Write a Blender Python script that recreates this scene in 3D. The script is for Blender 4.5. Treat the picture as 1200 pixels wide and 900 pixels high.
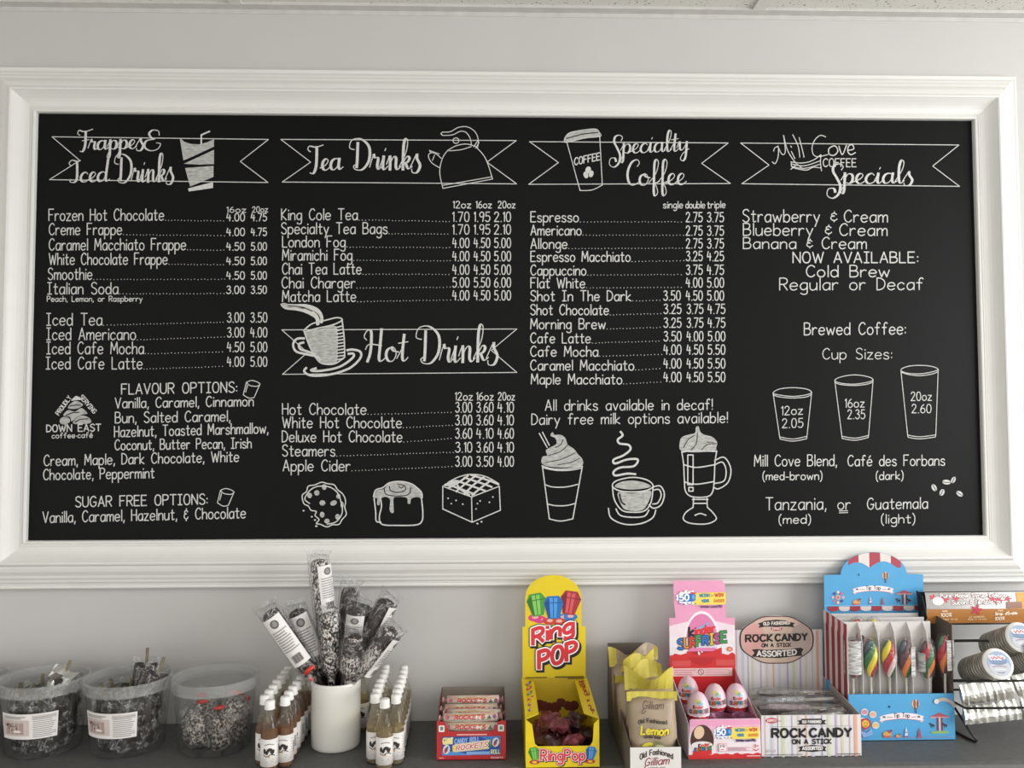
import bpy, bmesh, math, random
from mathutils import Vector, Matrix
random.seed(7)
for o in list(bpy.data.objects): bpy.data.objects.remove(o)
C = bpy.context.scene.collection
S = bpy.context.scene
PI = math.pi
# ------------------------------------------------------------------ camera
F = 970.0; CZ = 1.491; CY = -1.617; Z0 = 0.92          # Z0: counter top, wall face at y = 0
def cam_axes(p, y, r):
    p, y, r = map(math.radians, (p, y, r))
    fw = Vector((math.sin(y)*math.cos(p), math.cos(y)*math.cos(p), math.sin(p)))
    rt = Vector((math.cos(y), -math.sin(y), 0)); up = rt.cross(fw)
    return rt*math.cos(r)+up*math.sin(r), up*math.cos(r)-rt*math.sin(r), fw
RT, UP, FW = cam_axes(2.61392653, 1.53690364, -0.10910795)
cd = bpy.data.cameras.new('camera'); cd.sensor_width = 36; cd.lens = F/1200*36; cd.clip_start = .01
cam = bpy.data.objects.new('camera', cd); C.objects.link(cam); S.camera = cam
cam.matrix_world = Matrix(((RT.x, UP.x, -FW.x, 0), (RT.y, UP.y, -FW.y, CY), (RT.z, UP.z, -FW.z, CZ), (0, 0, 0, 1)))
# ------------------------------------------------------------------ light
S.view_settings.view_transform = 'Standard'; S.view_settings.look = 'None'
S.view_settings.gamma = 1; S.view_settings.use_curve_mapping = False
S.view_settings.exposure = 0.36
w = bpy.data.worlds.new('room_light'); S.world = w; w.use_nodes = True
w.node_tree.nodes['Background'].inputs[0].default_value = (1.0, .985, .962, 1)
w.node_tree.nodes['Background'].inputs[1].default_value = .98
def area(name, loc, target, sx, sy, power, col):
    l = bpy.data.lights.new(name, 'AREA'); l.shape = 'RECTANGLE'; l.size = sx; l.size_y = sy; l.energy = power; l.color = col
    o = bpy.data.objects.new(name, l); C.objects.link(o); o.location = loc
    o.rotation_euler = (Vector(target)-Vector(loc)).to_track_quat('-Z', 'Y').to_euler(); return o
area('shop_window_daylight', (2.9, -1.5, 1.8), (.3, 0, 1.4), 1.8, 1.6, 64, (.985, .99, 1))
area('ceiling_lamp_panel', (.2, -2.2, 2.29), (.2, -2.0, 0), 1.2, .6, 9, (1, .97, .93))
# ------------------------------------------------------------------ pixel helpers (1200 x 900 photo)
KD = 1.84e-8
def und(x, y):
    dx, dy = x-600, y-450; s = 1-KD*(dx*dx+dy*dy-480*480); return 600+dx*s, 450+dy*s
def pix(x, y, D):                    # point on the plane D metres in front of the camera's wall-normal
    x, y = und(x, y); d = RT*((x-600)/F)+UP*((450-y)/F)+FW; d = d*(D/d.y)
    return Vector((d.x, d.y+CY, d.z+CZ))
def cnt(x, y, z=Z0):                 # point on the horizontal plane z
    x, y = und(x, y); d = RT*((x-600)/F)+UP*((450-y)/F)+FW; d = d*((z-CZ)/d.z)
    return Vector((d.x, d.y+CY, d.z+CZ))
# ------------------------------------------------------------------ materials
def lin(c):
    return c/12.92 if c <= .04045 else ((c+.055)/1.055)**2.4
def rgb(h):
    h = h.lstrip('#'); return tuple(lin(int(h[i:i+2], 16)/255) for i in (0, 2, 4))
MATS = {}
def mat(name, col, rough=.5, var=.06, scale=40, bump=0, metal=0, spec=.5, detail=3, sub=None):
    if name in MATS: return MATS[name]
    if isinstance(col, str): col = rgb(col)
    m = bpy.data.materials.new(name); m.use_nodes = True; n = m.node_tree.nodes; L = m.node_tree.links
    b = n['Principled BSDF']; b.inputs['Roughness'].default_value = rough; b.inputs['Metallic'].default_value = metal
    b.inputs['Specular IOR Level'].default_value = spec
    tc = n.new('ShaderNodeTexCoord'); nz = n.new('ShaderNodeTexNoise'); nz.inputs['Scale'].default_value = scale; nz.inputs['Detail'].default_value = detail
    L.new(tc.outputs['Object'], nz.inputs['Vector'])
    rp = n.new('ShaderNodeValToRGB'); e = rp.color_ramp.elements
    e[0].position = .3; e[1].position = .7
    e[0].color = tuple(max(0, c*(1-var)) for c in col)+(1,); e[1].color = tuple(min(1, c*(1+var)) for c in col)+(1,)
    L.new(nz.outputs['Fac'], rp.inputs[0]); L.new(rp.outputs[0], b.inputs['Base Color'])
    if bump:
        bp = n.new('ShaderNodeBump'); bp.inputs['Strength'].default_value = bump; bp.inputs['Distance'].default_value = .002
        L.new(nz.outputs['Fac'], bp.inputs['Height']); L.new(bp.outputs[0], b.inputs['Normal'])
    MATS[name] = m; return m
def ink(h):
    return mat('ink_'+h.lstrip('#'), h, .45, .03, 60)
def clear(name, tint, haze, hazecol, rough=.08, fres=1.0, bumps=0, bscale=60, fold_glint=0, cscale=45):
    """thin clear plastic: see-through, with a milky share and Fresnel gloss"""
    if name in MATS: return MATS[name]
    m = bpy.data.materials.new(name); m.use_nodes = True; n = m.node_tree.nodes; L = m.node_tree.links
    n.remove(n['Principled BSDF']); out = n['Material Output']
    tr = n.new('ShaderNodeBsdfTransparent'); tr.inputs[0].default_value = tuple(tint)+(1,)
    df = n.new('ShaderNodeBsdfDiffuse'); df.inputs[0].default_value = tuple(hazecol)+(1,)
    gl = n.new('ShaderNodeBsdfGlossy'); gl.inputs['Roughness'].default_value = rough
    mx = n.new('ShaderNodeMixShader'); mx.inputs[0].default_value = haze
    tc = n.new('ShaderNodeTexCoord'); nz = n.new('ShaderNodeTexNoise'); nz.inputs['Scale'].default_value = bscale
    L.new(tc.outputs['Object'], nz.inputs['Vector'])
    mm = n.new('ShaderNodeMath'); mm.operation = 'MULTIPLY'; mm.inputs[1].default_value = haze*2; L.new(nz.outputs['Fac'], mm.inputs[0]); L.new(mm.outputs[0], mx.inputs[0])
    if fold_glint:                            # highlights of crinkled film painted in as thin white diffuse lines
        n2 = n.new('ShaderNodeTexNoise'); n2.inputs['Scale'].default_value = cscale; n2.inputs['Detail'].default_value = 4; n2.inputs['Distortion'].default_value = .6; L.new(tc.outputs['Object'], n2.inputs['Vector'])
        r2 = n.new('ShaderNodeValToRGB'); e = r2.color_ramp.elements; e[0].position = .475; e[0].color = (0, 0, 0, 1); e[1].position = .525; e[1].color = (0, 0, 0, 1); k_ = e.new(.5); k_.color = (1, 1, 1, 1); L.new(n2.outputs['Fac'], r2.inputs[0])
        ma = n.new('ShaderNodeMath'); ma.operation = 'MULTIPLY_ADD'; ma.use_clamp = True; ma.inputs[1].default_value = fold_glint; L.new(r2.outputs[0], ma.inputs[0]); L.new(mm.outputs[0], ma.inputs[2]); L.new(ma.outputs[0], mx.inputs[0])
    fr = n.new('ShaderNodeLayerWeight'); pw = n.new('ShaderNodeMath'); pw.operation = 'POWER'; pw.inputs[1].default_value = 4; L.new(fr.outputs['Facing'], pw.inputs[0])
    fm = n.new('ShaderNodeMath'); fm.operation = 'MULTIPLY_ADD'; fm.inputs[1].default_value = .75*fres; fm.inputs[2].default_value = .02*fres; L.new(pw.outputs[0], fm.inputs[0])
    m2 = n.new('ShaderNodeMixShader'); L.new(fm.outputs[0], m2.inputs[0])
    L.new(tr.outputs[0], mx.inputs[1]); L.new(df.outputs[0], mx.inputs[2]); L.new(mx.outputs[0], m2.inputs[1]); L.new(gl.outputs[0], m2.inputs[2]); L.new(m2.outputs[0], out.inputs[0])
    if bumps:
        bp = n.new('ShaderNodeBump'); bp.inputs['Strength'].default_value = bumps; bp.inputs['Distance'].default_value = .004
        L.new(nz.outputs['Fac'], bp.inputs['Height']); L.new(bp.outputs[0], gl.inputs['Normal']); L.new(bp.outputs[0], fr.inputs['Normal'])
    MATS[name] = m; return m
def patterned(name, ca, cb, scale, thr, rough=.35, kind='noise', stretch=(1, 1, 1), soft=.03, dist=0, bump=.4):
    """two-tone procedural pattern (drizzle, specks, grain)"""
    if name in MATS: return MATS[name]
    m = bpy.data.materials.new(name); m.use_nodes = True; n = m.node_tree.nodes; L = m.node_tree.links; b = n['Principled BSDF']
    b.inputs['Roughness'].default_value = rough
    tc = n.new('ShaderNodeTexCoord'); mp = n.new('ShaderNodeMapping'); mp.inputs['Scale'].default_value = stretch; L.new(tc.outputs['Object'], mp.inputs['Vector'])
    if kind == 'voronoi':
        t = n.new('ShaderNodeTexVoronoi'); t.inputs['Scale'].default_value = scale; o = t.outputs['Distance']
    elif kind == 'wave':
        t = n.new('ShaderNodeTexWave'); t.inputs['Scale'].default_value = scale; t.inputs['Distortion'].default_value = dist; t.inputs['Detail'].default_value = 2; t.inputs['Detail Scale'].default_value = 2; o = t.outputs['Fac']
    else:
        t = n.new('ShaderNodeTexNoise'); t.inputs['Scale'].default_value = scale; t.inputs['Detail'].default_value = 2; o = t.outputs['Fac']
    L.new(mp.outputs[0], t.inputs['Vector'])
    rp = n.new('ShaderNodeValToRGB'); e = rp.color_ramp.elements; e[0].position = thr-soft; e[1].position = thr+soft
    e[0].color = rgb(ca)+(1,); e[1].color = rgb(cb)+(1,); L.new(o, rp.inputs[0]); L.new(rp.outputs[0], b.inputs['Base Color'])
    if bump:
        bp = n.new('ShaderNodeBump'); bp.inputs['Strength'].default_value = bump; bp.inputs['Distance'].default_value = .002
        L.new(rp.outputs[0], bp.inputs['Height']); L.new(bp.outputs[0], b.inputs['Normal'])
    MATS[name] = m; return m
# ------------------------------------------------------------------ mesh building
OFF = {}
class MB:
    def __init__(s): s.v = []; s.f = []; s.m = []
    def add(s, vs, fs, mi=0):
        k = len(s.v); s.v += [Vector(p) for p in vs]; s.f += [tuple(i+k for i in f) for f in fs]; s.m += [mi]*len(fs); return s
    def box(s, x0, x1, y0, y1, z0, z1, mi=0):
        vs = [(x, y, z) for z in (z0, z1) for y in (y0, y1) for x in (x0, x1)]
        return s.add(vs, [(0, 2, 3, 1), (4, 5, 7, 6), (0, 1, 5, 4), (2, 6, 7, 3), (0, 4, 6, 2), (1, 3, 7, 5)], mi)
    def slab(s, pts, off, mi=0):                   # polygon given a thickness vector
        pts = [Vector(p) for p in pts]; off = Vector(off); n = len(pts)
        fs = [tuple(range(n)), tuple(range(2*n-1, n-1, -1))]+[(i, i+n, (i+1) % n+n, (i+1) % n) for i in range(n)]
        return s.add(pts+[p+off for p in pts], fs, mi)
    def lathe(s, prof, seg=24, c=(0, 0, 0), mi=0, a0=0, a1=2*PI, caps=False):
        c = Vector(c); full = abs(a1-a0-2*PI) < 1e-6; k = seg if full else seg+1; vs = []
        for r, z in prof:
            for i in range(k):
                a = a0+(a1-a0)*i/seg; vs.append(c+Vector((r*math.cos(a), r*math.sin(a), z)))
        fs = []
        for j in range(len(prof)-1):
            for i in range(seg):
                i2 = (i+1) % k; fs.append((j*k+i, j*k+i2, (j+1)*k+i2, (j+1)*k+i))
        if caps: fs += [tuple(range(k-1, -1, -1)), tuple((len(prof)-1)*k+i for i in range(k))]
        return s.add(vs, fs, mi)
    def tube(s, pts, r, seg=8, mi=0, caps=True, sy=1.0):
        pts = [Vector(p) for p in pts]; n = len(pts); rs = r if isinstance(r, (list, tuple)) else [r]*n; vs = []
        t0 = (pts[1]-pts[0]).normalized(); a = Vector((0, 0, 1)) if abs(t0.z) < .9 else Vector((1, 0, 0)); u = t0.cross(a).normalized()
        for i, p in enumerate(pts):
            t = (pts[min(i+1, n-1)]-pts[max(i-1, 0)]).normalized(); u = (u-t*u.dot(t)).normalized(); w_ = t.cross(u)
            vs += [p+(u*math.cos(2*PI*k/seg)+w_*(sy*math.sin(2*PI*k/seg)))*rs[i] for k in range(seg)]
        fs = [(j*seg+i, j*seg+(i+1) % seg, (j+1)*seg+(i+1) % seg, (j+1)*seg+i) for j in range(n-1) for i in range(seg)]
        if caps: fs += [tuple(range(seg-1, -1, -1)), tuple((n-1)*seg+i for i in range(seg))]
        return s.add(vs, fs, mi)
    def ball(s, c, rx, ry, rz, seg=14, rings=8, mi=0, fn=None):
        c = Vector(c); vs = [c+Vector((0, 0, -rz))]
        for j in range(1, rings):
            t = PI*j/rings
            for i in range(seg):
                a = 2*PI*i/seg; d = Vector((rx*math.sin(t)*math.cos(a), ry*math.sin(t)*math.sin(a), -rz*math.cos(t))); vs.append(c+(fn(d) if fn else d))
        vs.append(c+Vector((0, 0, rz))); k = len(vs)-1
        fs = [(0, 1+(i+1) % seg, 1+i) for i in range(seg)]
        fs += [(1+j*seg+i, 1+j*seg+(i+1) % seg, 1+(j+1)*seg+(i+1) % seg, 1+(j+1)*seg+i) for j in range(rings-2) for i in range(seg)]
        fs += [(k, 1+(rings-2)*seg+i, 1+(rings-2)*seg+(i+1) % seg) for i in range(seg)]
        return s.add(vs, fs, mi)
    def xf(s, M, k=0):
        for i in range(k, len(s.v)): s.v[i] = M @ s.v[i]
        return s
    def jitter(s, a, seed=0, k=0):
        r = random.Random(seed)
        for i in range(k, len(s.v)): s.v[i] = s.v[i]+Vector((r.uniform(-a, a), r.uniform(-a, a), r.uniform(-a, a)))
        return s
    def build(s, name, mats, parent=None, smooth=False, label=None):
        if not isinstance(mats, (list, tuple)): mats = [mats]
        me = bpy.data.meshes.new(name); o0 = OFF.get(parent.name, Vector()) if parent else Vector()
        me.from_pydata([tuple(p-o0) for p in s.v], [], s.f)
        for m in mats: me.materials.append(m)
        me.polygons.foreach_set('material_index', s.m)
        if smooth: me.polygons.foreach_set('use_smooth', [True]*len(s.f))
        me.update(); o = bpy.data.objects.new(name, me); C.objects.link(o)
        if parent: o.parent = parent; OFF[o.name] = o0
        else: OFF[o.name] = Vector()
        if label: o['label'] = label
        return o
def bev(o, wd=.001, seg=2, ang=30):
    m = o.modifiers.new('bevel', 'BEVEL'); m.width = wd; m.segments = seg; m.limit_method = 'ANGLE'; m.angle_limit = math.radians(ang); return o
def tag(o, label, cat, group=None):
    o['label'] = label; o['category'] = cat
    if group: o['group'] = group
    return o
def thing(name, label, cat, loc=(0, 0, 0), group=None):
    o = bpy.data.objects.new(name, None); C.objects.link(o); o.location = loc; o.empty_display_size = .02
    OFF[o.name] = Vector(loc); return tag(o, label, cat, group)
def struct(o): o['kind'] = 'structure'; return o
def dup(root, label=None, group=None):
    def cp(o, par):
        c = o.copy(); C.objects.link(c); c.parent = par
        for ch in o.children: cp(ch, c)
        return c
    r = cp(root, None)
    if label: r['label'] = label
    if group: r['group'] = group
    return r
# ------------------------------------------------------------------ stroke lettering
def P(s): return [tuple(map(float, q.split(','))) for q in s.split()]
def smooth_pts(p, k=5):
    if len(p) < 3: return p
    cl = p[0] == p[-1]; out = []; n = len(p)
    for i in range(n-1):
        a = p[i-1] if i else (p[-2] if cl else p[0]); b = p[i]; c = p[i+1]; d = p[i+2] if i+2 < n else (p[1] if cl else p[-1])
        for j in range(k):
            t = j/k; q = []
            for e in range(2):
                q.append(.5*(2*b[e]+(c[e]-a[e])*t+(2*a[e]-5*b[e]+4*c[e]-d[e])*t*t+(3*b[e]-a[e]-3*c[e]+d[e])*t**3))
            out.append(tuple(q))
    return out+[p[-1]]
def strokes(s):
    return [P(q[1:]) if q[0] == '/' else smooth_pts(P(q)) for q in s.split('|')]
HAND = {
'A': '/0,0 3,10 6,0|/1,3.3 5,3.3', 'B': '/0,0 0,10|0,10 3,10 4.8,9 4.6,6.4 3,5.3 0,5.2|0,5.2 3.4,5.2 5.4,4 5.4,1.6 3.8,.2 0,0',
'C': '5.6,8.4 4.2,9.9 2.2,9.6 .5,7.4 0,4.6 .8,1.6 2.6,.1 4.4,.5 5.7,1.9', 'D': '/0,0 0,10|0,10 2.8,9.6 5,7.6 5.6,5 4.8,2 2.8,.4 0,0',
'E': '/5,10 0,10 0,0 5.2,0|/0,5.2 4.2,5.2', 'F': '/5.2,10 0,10 0,0|/0,5.2 4,5.2',
'G': '5.6,8.4 4.2,9.9 2.2,9.6 .5,7.4 0,4.6 .8,1.6 2.6,.1 4.6,.6 5.7,2.2 5.7,4.4|/3.2,4.4 6.2,4.4', 'H': '/0,0 0,10|/5.4,0 5.4,10|/0,5.2 5.4,5.2',
'I': '/2,0 2,10|/0,10 4,10|/0,0 4,0', 'J': '4,10 4,2.5 3,.3 1.4,0 0,1.6', 'K': '/0,0 0,10|/5,10 0,4.4 5.2,0', 'L': '/0,10 0,0 4.8,0',
'M': '/0,0 .6,10 3.5,3 6.4,10 7,0', 'N': '/0,0 0,10 5.6,0 5.6,10', 'O': '3,10 1,9 0,5 1,1 3,0 5,1 6,5 5,9 3,10',
'P': '/0,0 0,10|0,10 3.4,10 5.2,8.6 5,6.2 3.4,5 0,4.8', 'Q': '3,10 1,9 0,5 1,1 3,0 5,1 6,5 5,9 3,10|/3.6,2.4 6,-.6',
'R': '/0,0 0,10|0,10 3.4,10 5.2,8.6 5,6.2 3.4,5 0,4.8|/2.4,4.9 5.4,0', 'S': '5.2,8.6 4,9.9 2,9.9 .5,8.4 .8,6.4 2.8,5.2 4.8,3.8 5.3,2 4.2,.3 2,0 .2,1.4',
'T': '/0,10 6,10|/3,10 3,0', 'U': '0,10 0,3.4 .8,.8 2.8,0 4.8,.8 5.6,3.4 5.6,10', 'V': '/0,10 3,0 6,10', 'W': '/0,10 2.2,0 4.2,8 6.2,0 8.4,10',
'X': '/0,10 5.6,0|/5.6,10 0,0', 'Y': '/0,10 2.8,5 5.6,10|/2.8,5 2.8,0', 'Z': '/0,10 5.4,10 0,0 5.6,0',
'a': '5,4.9 3.8,6 1.5,5.6 .1,3.4 .8,.7 2.3,0 4,.9 5,3|/5,6 5,0', 'b': '/0,10 0,0|0,3 .8,5.2 2.8,6 4.8,4.8 5,2.4 3.8,.3 1.8,0 0,1.4',
'c': '4.6,4.8 3.2,6 1.2,5.4 0,3.2 .8,.8 2.6,0 4.7,1.2', 'd': '/5,10 5,0|5,3 4,5.4 2.4,6 .6,5 0,2.8 .8,.6 2.4,0 4.2,.9 5,2.6',
'e': '0,3.2 4.9,3.4 4.4,5.4 2.6,6.1 .8,5.2 0,3 .8,.8 2.6,0 4.8,1', 'f': '4.6,9 3.6,10 2.2,9.2 1.8,7 1.8,0|/0,5.8 3.8,5.8',
'g': '5,5 3.6,6 1.4,5.6 .1,3.4 .8,1 2.4,.3 4.2,1.2 5,3.2|5,6 5,-1.6 4.2,-3.2 2.2,-3.6 .4,-2.6', 'h': '/0,10 0,0|0,3.4 1.4,5.6 3,6 4.5,5 4.7,3 4.7,0',
'i': '/.4,6 .4,0|/.4,8.1 .4,9', 'j': '1.6,6 1.6,-2 .8,-3.4 -.6,-3|/1.6,8.1 1.6,9', 'k': '/0,10 0,0|/4.2,6 0,2.6 4.6,0', 'l': '/.4,10 .4,0',
'm': '/0,6 0,0|0,3.6 1.2,5.6 2.4,6 3.5,5 3.6,0|3.6,3.6 4.8,5.6 6,6 7.1,5 7.2,0', 'n': '/0,6 0,0|0,3.4 1.4,5.6 3,6 4.5,5 4.7,3 4.7,0',
'o': '2.6,6 .8,5.2 0,3 .8,.8 2.6,0 4.4,.8 5.2,3 4.4,5.2 2.6,6', 'p': '/0,6 0,-3.6|0,3 .8,5.2 2.8,6 4.8,4.8 5,2.4 3.8,.3 1.8,0 0,1.4',
'q': '5,5 3.6,6 1.4,5.6 .1,3.4 .8,1 2.4,.3 4.2,1.2 5,3.2|/5,6 5,-3.6', 'r': '/0,6 0,0|0,3.4 1.2,5.4 2.6,6 3.8,5.4',
's': '4.2,5 3,6 1,5.8 .3,4.6 1.2,3.5 3.2,2.8 4.4,1.6 3.6,.2 1.6,0 0,1', 't': '1.8,9 1.8,1.2 2.6,.1 4,.6|/0,6.2 4,6.2',
'u': '0,6 0,2.2 .8,.3 2.4,0 4,1 4.8,3|/4.8,6 4.8,0', 'v': '/0,6 2.4,0 4.8,6', 'w': '/0,6 1.8,0 3.6,5 5.4,0 7.2,6', 'x': '/0,6 4.6,0|/4.6,6 0,0',
'y': '/0,6 2.5,.4|/5,6 1.2,-3.6', 'z': '/0,6 4.4,6 0,0 4.6,0',
'0': '2.5,10 .8,9 0,5 .8,1 2.5,0 4.2,1 5,5 4.2,9 2.5,10', '1': '/.2,8.2 1.6,10 1.6,0', '2': '.2,7.8 1,9.6 2.8,10 4.4,8.6 4,6 0,0|/0,0 5,0',
'3': '.4,8.8 2,10 4,9.4 4.2,7.2 2.2,5.4|2.2,5.4 4.6,4.4 4.8,2 3.2,.1 1.2,.2 0,1.6', '4': '/1.2,10 0,4.2 5,4.2|/3.6,8 3.6,0', '5': '/4.6,10 .8,10 .5,5.6|.5,5.6 2.8,6.2 4.6,5 4.9,2.6 3.6,.4 1.6,0 0,1.2',
'6': '3.8,9.8 1.4,7.4 .1,3.4 .8,.8 2.6,0 4.6,1.2 4.8,3.8 3.2,5.4 1.2,5 .3,3.4', '7': '/0,10 5,10 1.6,0', '8': '2.5,5.4 .6,7.2 1,9.4 2.5,10 4.2,9.2 4.4,7.2 2.5,5.4 .2,3.4 .4,.8 2.5,0 4.8,.9 4.8,3.4 2.5,5.4', '9': '4.6,7 3.4,5 1.4,5 .2,7 1,9.4 2.8,10 4.4,9 4.7,6 3.6,0',
'.': '/.3,0 .9,0', ',': '/.8,.8 .2,-1.8', ':': '/.4,1 .4,1.8|/.4,5 .4,5.8', '!': '/.4,10 .4,2.8|/.4,.2 .4,.8', '(': '2.2,11 .6,8 .2,4 .8,0 2.2,-2.4', ')': '0,11 1.6,8 2,4 1.4,0 0,-2.4',
'&': '4,6.8 2.6,8 .9,7.4 .8,5.8 2.6,5|2.6,5 .4,4.4 .2,2 1.6,.6 3.4,.8 4.4,2.2|/2.5,9.8 2.5,8|/2.3,.6 2.3,-1.2', '-': '/0,3.4 3.4,3.4', '+': '/0,5 5,5|/2.5,7.5 2.5,2.5', "'": '/.4,10 .2,8', '/': '/0,0 4,10', '%': '/0,0 5,10|1,10 .2,8.6 1,7.2 1.8,8.6 1,10|4,2.8 3.2,1.4 4,0 4.8,1.4 4,2.8', '~': '/.3,3.4 .9,3.4',
'é': '0,3.2 4.9,3.4 4.4,5.4 2.6,6.1 .8,5.2 0,3 .8,.8 2.6,0 4.8,1|/2,7.6 3.6,9.6', 'É': '/5,10 0,10 0,0 5.2,0|/0,5.2 4.2,5.2|/2,11 3.6,12.6', 'à': '5,4.9 3.8,6 1.5,5.6 .1,3.4 .8,.7 2.3,0 4,.9 5,3|/5,6 5,0|/1.6,9.4 3,7.6', 'ç': '4.6,4.8 3.2,6 1.2,5.4 0,3.2 .8,.8 2.6,0 4.7,1.2|/2.8,0 2,-2'}
SCRIPT = {
'a': ('3.6,3.2 2.6,4 1.1,3.4 .4,1.8 .8,.3 1.9,.2 3,1.4 3.7,3.6|3.7,4 3.4,1.4 3.9,.2 5.1,1', 4.6), 'c': ('3.2,3.2 2.4,4 1.1,3.3 .4,1.7 .9,.3 2.2,.1 3.8,1.2', 3.4),
'd': ('3.6,3.2 2.6,4 1.1,3.4 .4,1.8 .8,.3 1.9,.2 3,1.4 3.7,3.6|4.5,9 3.6,2 3.9,.2 5.1,1', 4.7), 'e': ('-.3,.8 1.8,1.8 2.8,3.2 2.1,4 1,3.2 .6,1.6 1.1,.3 2.2,.1 3.7,1.2', 3.3),
'f': ('-.3,.8 2.2,4 3.2,7.6 2.6,9 1.8,7.8 1.6,3 1.5,-2.4 2,-3.8 2.9,-2.6 2.4,-.4 1.8,.6 3.6,1.3', 3.0), 'i': ('-.3,.8 1,3.8|1.1,4 .8,1 1.3,.1 2.5,1.1|/1.5,5.6 1.8,6.3', 2.2),
'k': ('-.3,.8 2,5 2.6,8.4 1.8,9 1.2,6.6 1,0|1.1,2 2.4,3.9 3.2,3.4 2.6,2.3 1.3,1.9|1.9,2 2.8,.3 4.2,1', 3.7), 'l': ('-.3,.8 2,5 2.7,8.2 1.9,9 1.1,6.4 1,1.4 1.6,.1 2.8,1.1', 2.4),
'n': ('-.3,1.6 .9,4 .9,0|1,2 2.2,3.8 3,3.4 2.9,1 3.5,.1 4.6,1', 4.2), 'o': ('2.4,4 .9,3.3 .4,1.7 1.1,.2 2.5,.2 3.5,1.9 3,3.6 2.2,3.9 2.6,3 4.2,2.6', 3.9),
'p': ('-.3,1.4 1.1,4|1.1,4.2 .9,0 .8,-2.4 .3,-3.8 -.3,-3 .8,-.6|.9,1.2 2,3.7 3.4,3.6 3.7,1.8 2.8,.2 1.4,.4|2.8,.2 4.6,1', 4.2), 'r': ('-.3,.8 1,4.4 1.4,3.6 2.6,3.5 2.3,1.2 2.8,.2 3.8,1', 3.3),
's': ('-.3,.8 1.8,4.4 2,3.2 3,1.2 2,-.8 .4,-.8 .2,.2', 3.2), 't': ('-.3,.8 1.6,4|2,7.4 1.4,1.4 2,.1 3.2,1.1|.2,5 3.2,5.4', 2.7), 'y': ('-.3,1.6 .9,4 1,1.2 2,.6 3.6,3|3.9,4 3.4,-2 2.4,-4 1.2,-3.2 2.2,-1 4.8,1', 4.3),
'T': ('1,6.6 0,7.4 .6,8.6 3,8.2 5.8,8.9|3.4,8.3 3.2,2 2.2,-.9 .8,-.8', 4.8), 'F': ('1,6.6 0,7.4 .6,8.8 3,8.2 6.4,9.2|3.4,8.3 3.2,2.4 2.2,-.4 1,-.4|1.9,4.2 4.8,4.6', 4.6),
'I': ('.6,6.6 -.2,7.8 1,9 3,8.4 4.4,8.8|3,8.5 3,2 2,0 .2,.2 .4,1.2', 4), 'D': ('2.8,8 2.6,3 2.4,.8|1.6,6 0,6.6 .8,8.8 3.8,9.1 6.6,6.8 6.6,2.8 4.4,.2 2,.2 1.4,1.2 2.6,1.8', 7),
'H': ('.8,6 0,7 1,8.6 2.2,8.2 2,3 1,0|5.4,9 4.8,3 4.6,.8 5.2,.1 6.6,1|.4,3.4 1.6,4.8 5.4,4.4', 6.3), 'S': ('4.6,5.4 5.2,6.8 4,7.8 2.2,7.2 1.8,5 3,2.4 4.2,-.8 3.6,-4 1.6,-5.6 -.2,-4.4 .2,-2 2,-1.8 2.5,-3.2', 4.6),
'C': ('4.4,6.6 5.2,7.8 4.4,9 2.4,8 1,4.6 1.4,1.2 3,.1 5.2,1.2', 4.8), '&': ('4.4,6.6 4.2,8.4 2.6,8.8 1.6,7.2 2.4,5.4 3.2,5|3,5 .8,4.2 .4,1.6 2,.1 4,.8 4.8,3 3.6,3.4', 5)}
EPS = [0]
def ribbon(mb, pts, wd, fn, mi=0, brush=False, cap=True):
    """flat painted stroke; fn maps 2-D drawing coordinates to the surface"""
    q = [pts[0]]
    for p in pts[1:]:
        if abs(p[0]-q[-1][0])+abs(p[1]-q[-1][1]) > 1e-4: q.append(p)
    if len(q) < 2: return
    for i in range(1, len(q)-1):            # sharp corner: two strokes
        ux, uy, vx, vy = q[i][0]-q[i-1][0], q[i][1]-q[i-1][1], q[i+1][0]-q[i][0], q[i+1][1]-q[i][1]
        if ux*vx+uy*vy < .35*math.hypot(ux, uy)*math.hypot(vx, vy):
            ribbon(mb, q[:i+1], wd, fn, mi, brush, cap); ribbon(mb, q[i:], wd, fn, mi, brush, cap); return
    n = len(q); L = []; Rr = []; h = []
    for i in range(n):
        a = q[max(i-1, 0)]; b = q[min(i+1, n-1)]; dx, dy = b[0]-a[0], b[1]-a[1]; l = math.hypot(dx, dy) or 1; dx /= l; dy /= l
        m = 1.0
        if 0 < i < n-1:
            ex, ey = q[i][0]-a[0], q[i][1]-a[1]; el = math.hypot(ex, ey) or 1; m = min(1.7, 1/max(.5, (ex*dx+ey*dy)/el))
        hw = wd/2*(m if not brush else (.34+.62*max(0, dy)))
        h.append(hw); L.append((q[i][0]-dy*hw, q[i][1]+dx*hw)); Rr.append((q[i][0]+dy*hw, q[i][1]-dx*hw))
        if cap and i in (0, n-1):
            sg = -.5 if i == 0 else .5
            L[-1] = (L[-1][0]+dx*hw*sg, L[-1][1]+dy*hw*sg); Rr[-1] = (Rr[-1][0]+dx*hw*sg, Rr[-1][1]+dy*hw*sg)
    EPS[0] = (EPS[0]+1) % 40; e0 = EPS[0]*4e-6
    mb.add([fn(p[0], p[1], e0+i*4e-7) for i, p in enumerate(L)]+[fn(p[0], p[1], e0+i*4e-7) for i, p in enumerate(Rr)], [(i, i+1, n+i+1, n+i) for i in range(n-1)], mi)
def layout(s, font, sp=1.9):
    x = 0; out = []
    for ch in s:
        if ch == ' ': x += 6.4 if font is HAND else 3.2; continue
        if font is HAND:
            st = strokes(HAND[ch]); wdt = max(p[0] for q in st for p in q); out.append((x, st)); x += wdt+sp
        else:
            g = SCRIPT[ch]; out.append((x, strokes(g[0]))); x += g[1]+.1
    xs = [x0+p[0] for x0, st in out for q in st for p in q]
    return out, min(xs), max(xs)
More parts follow.
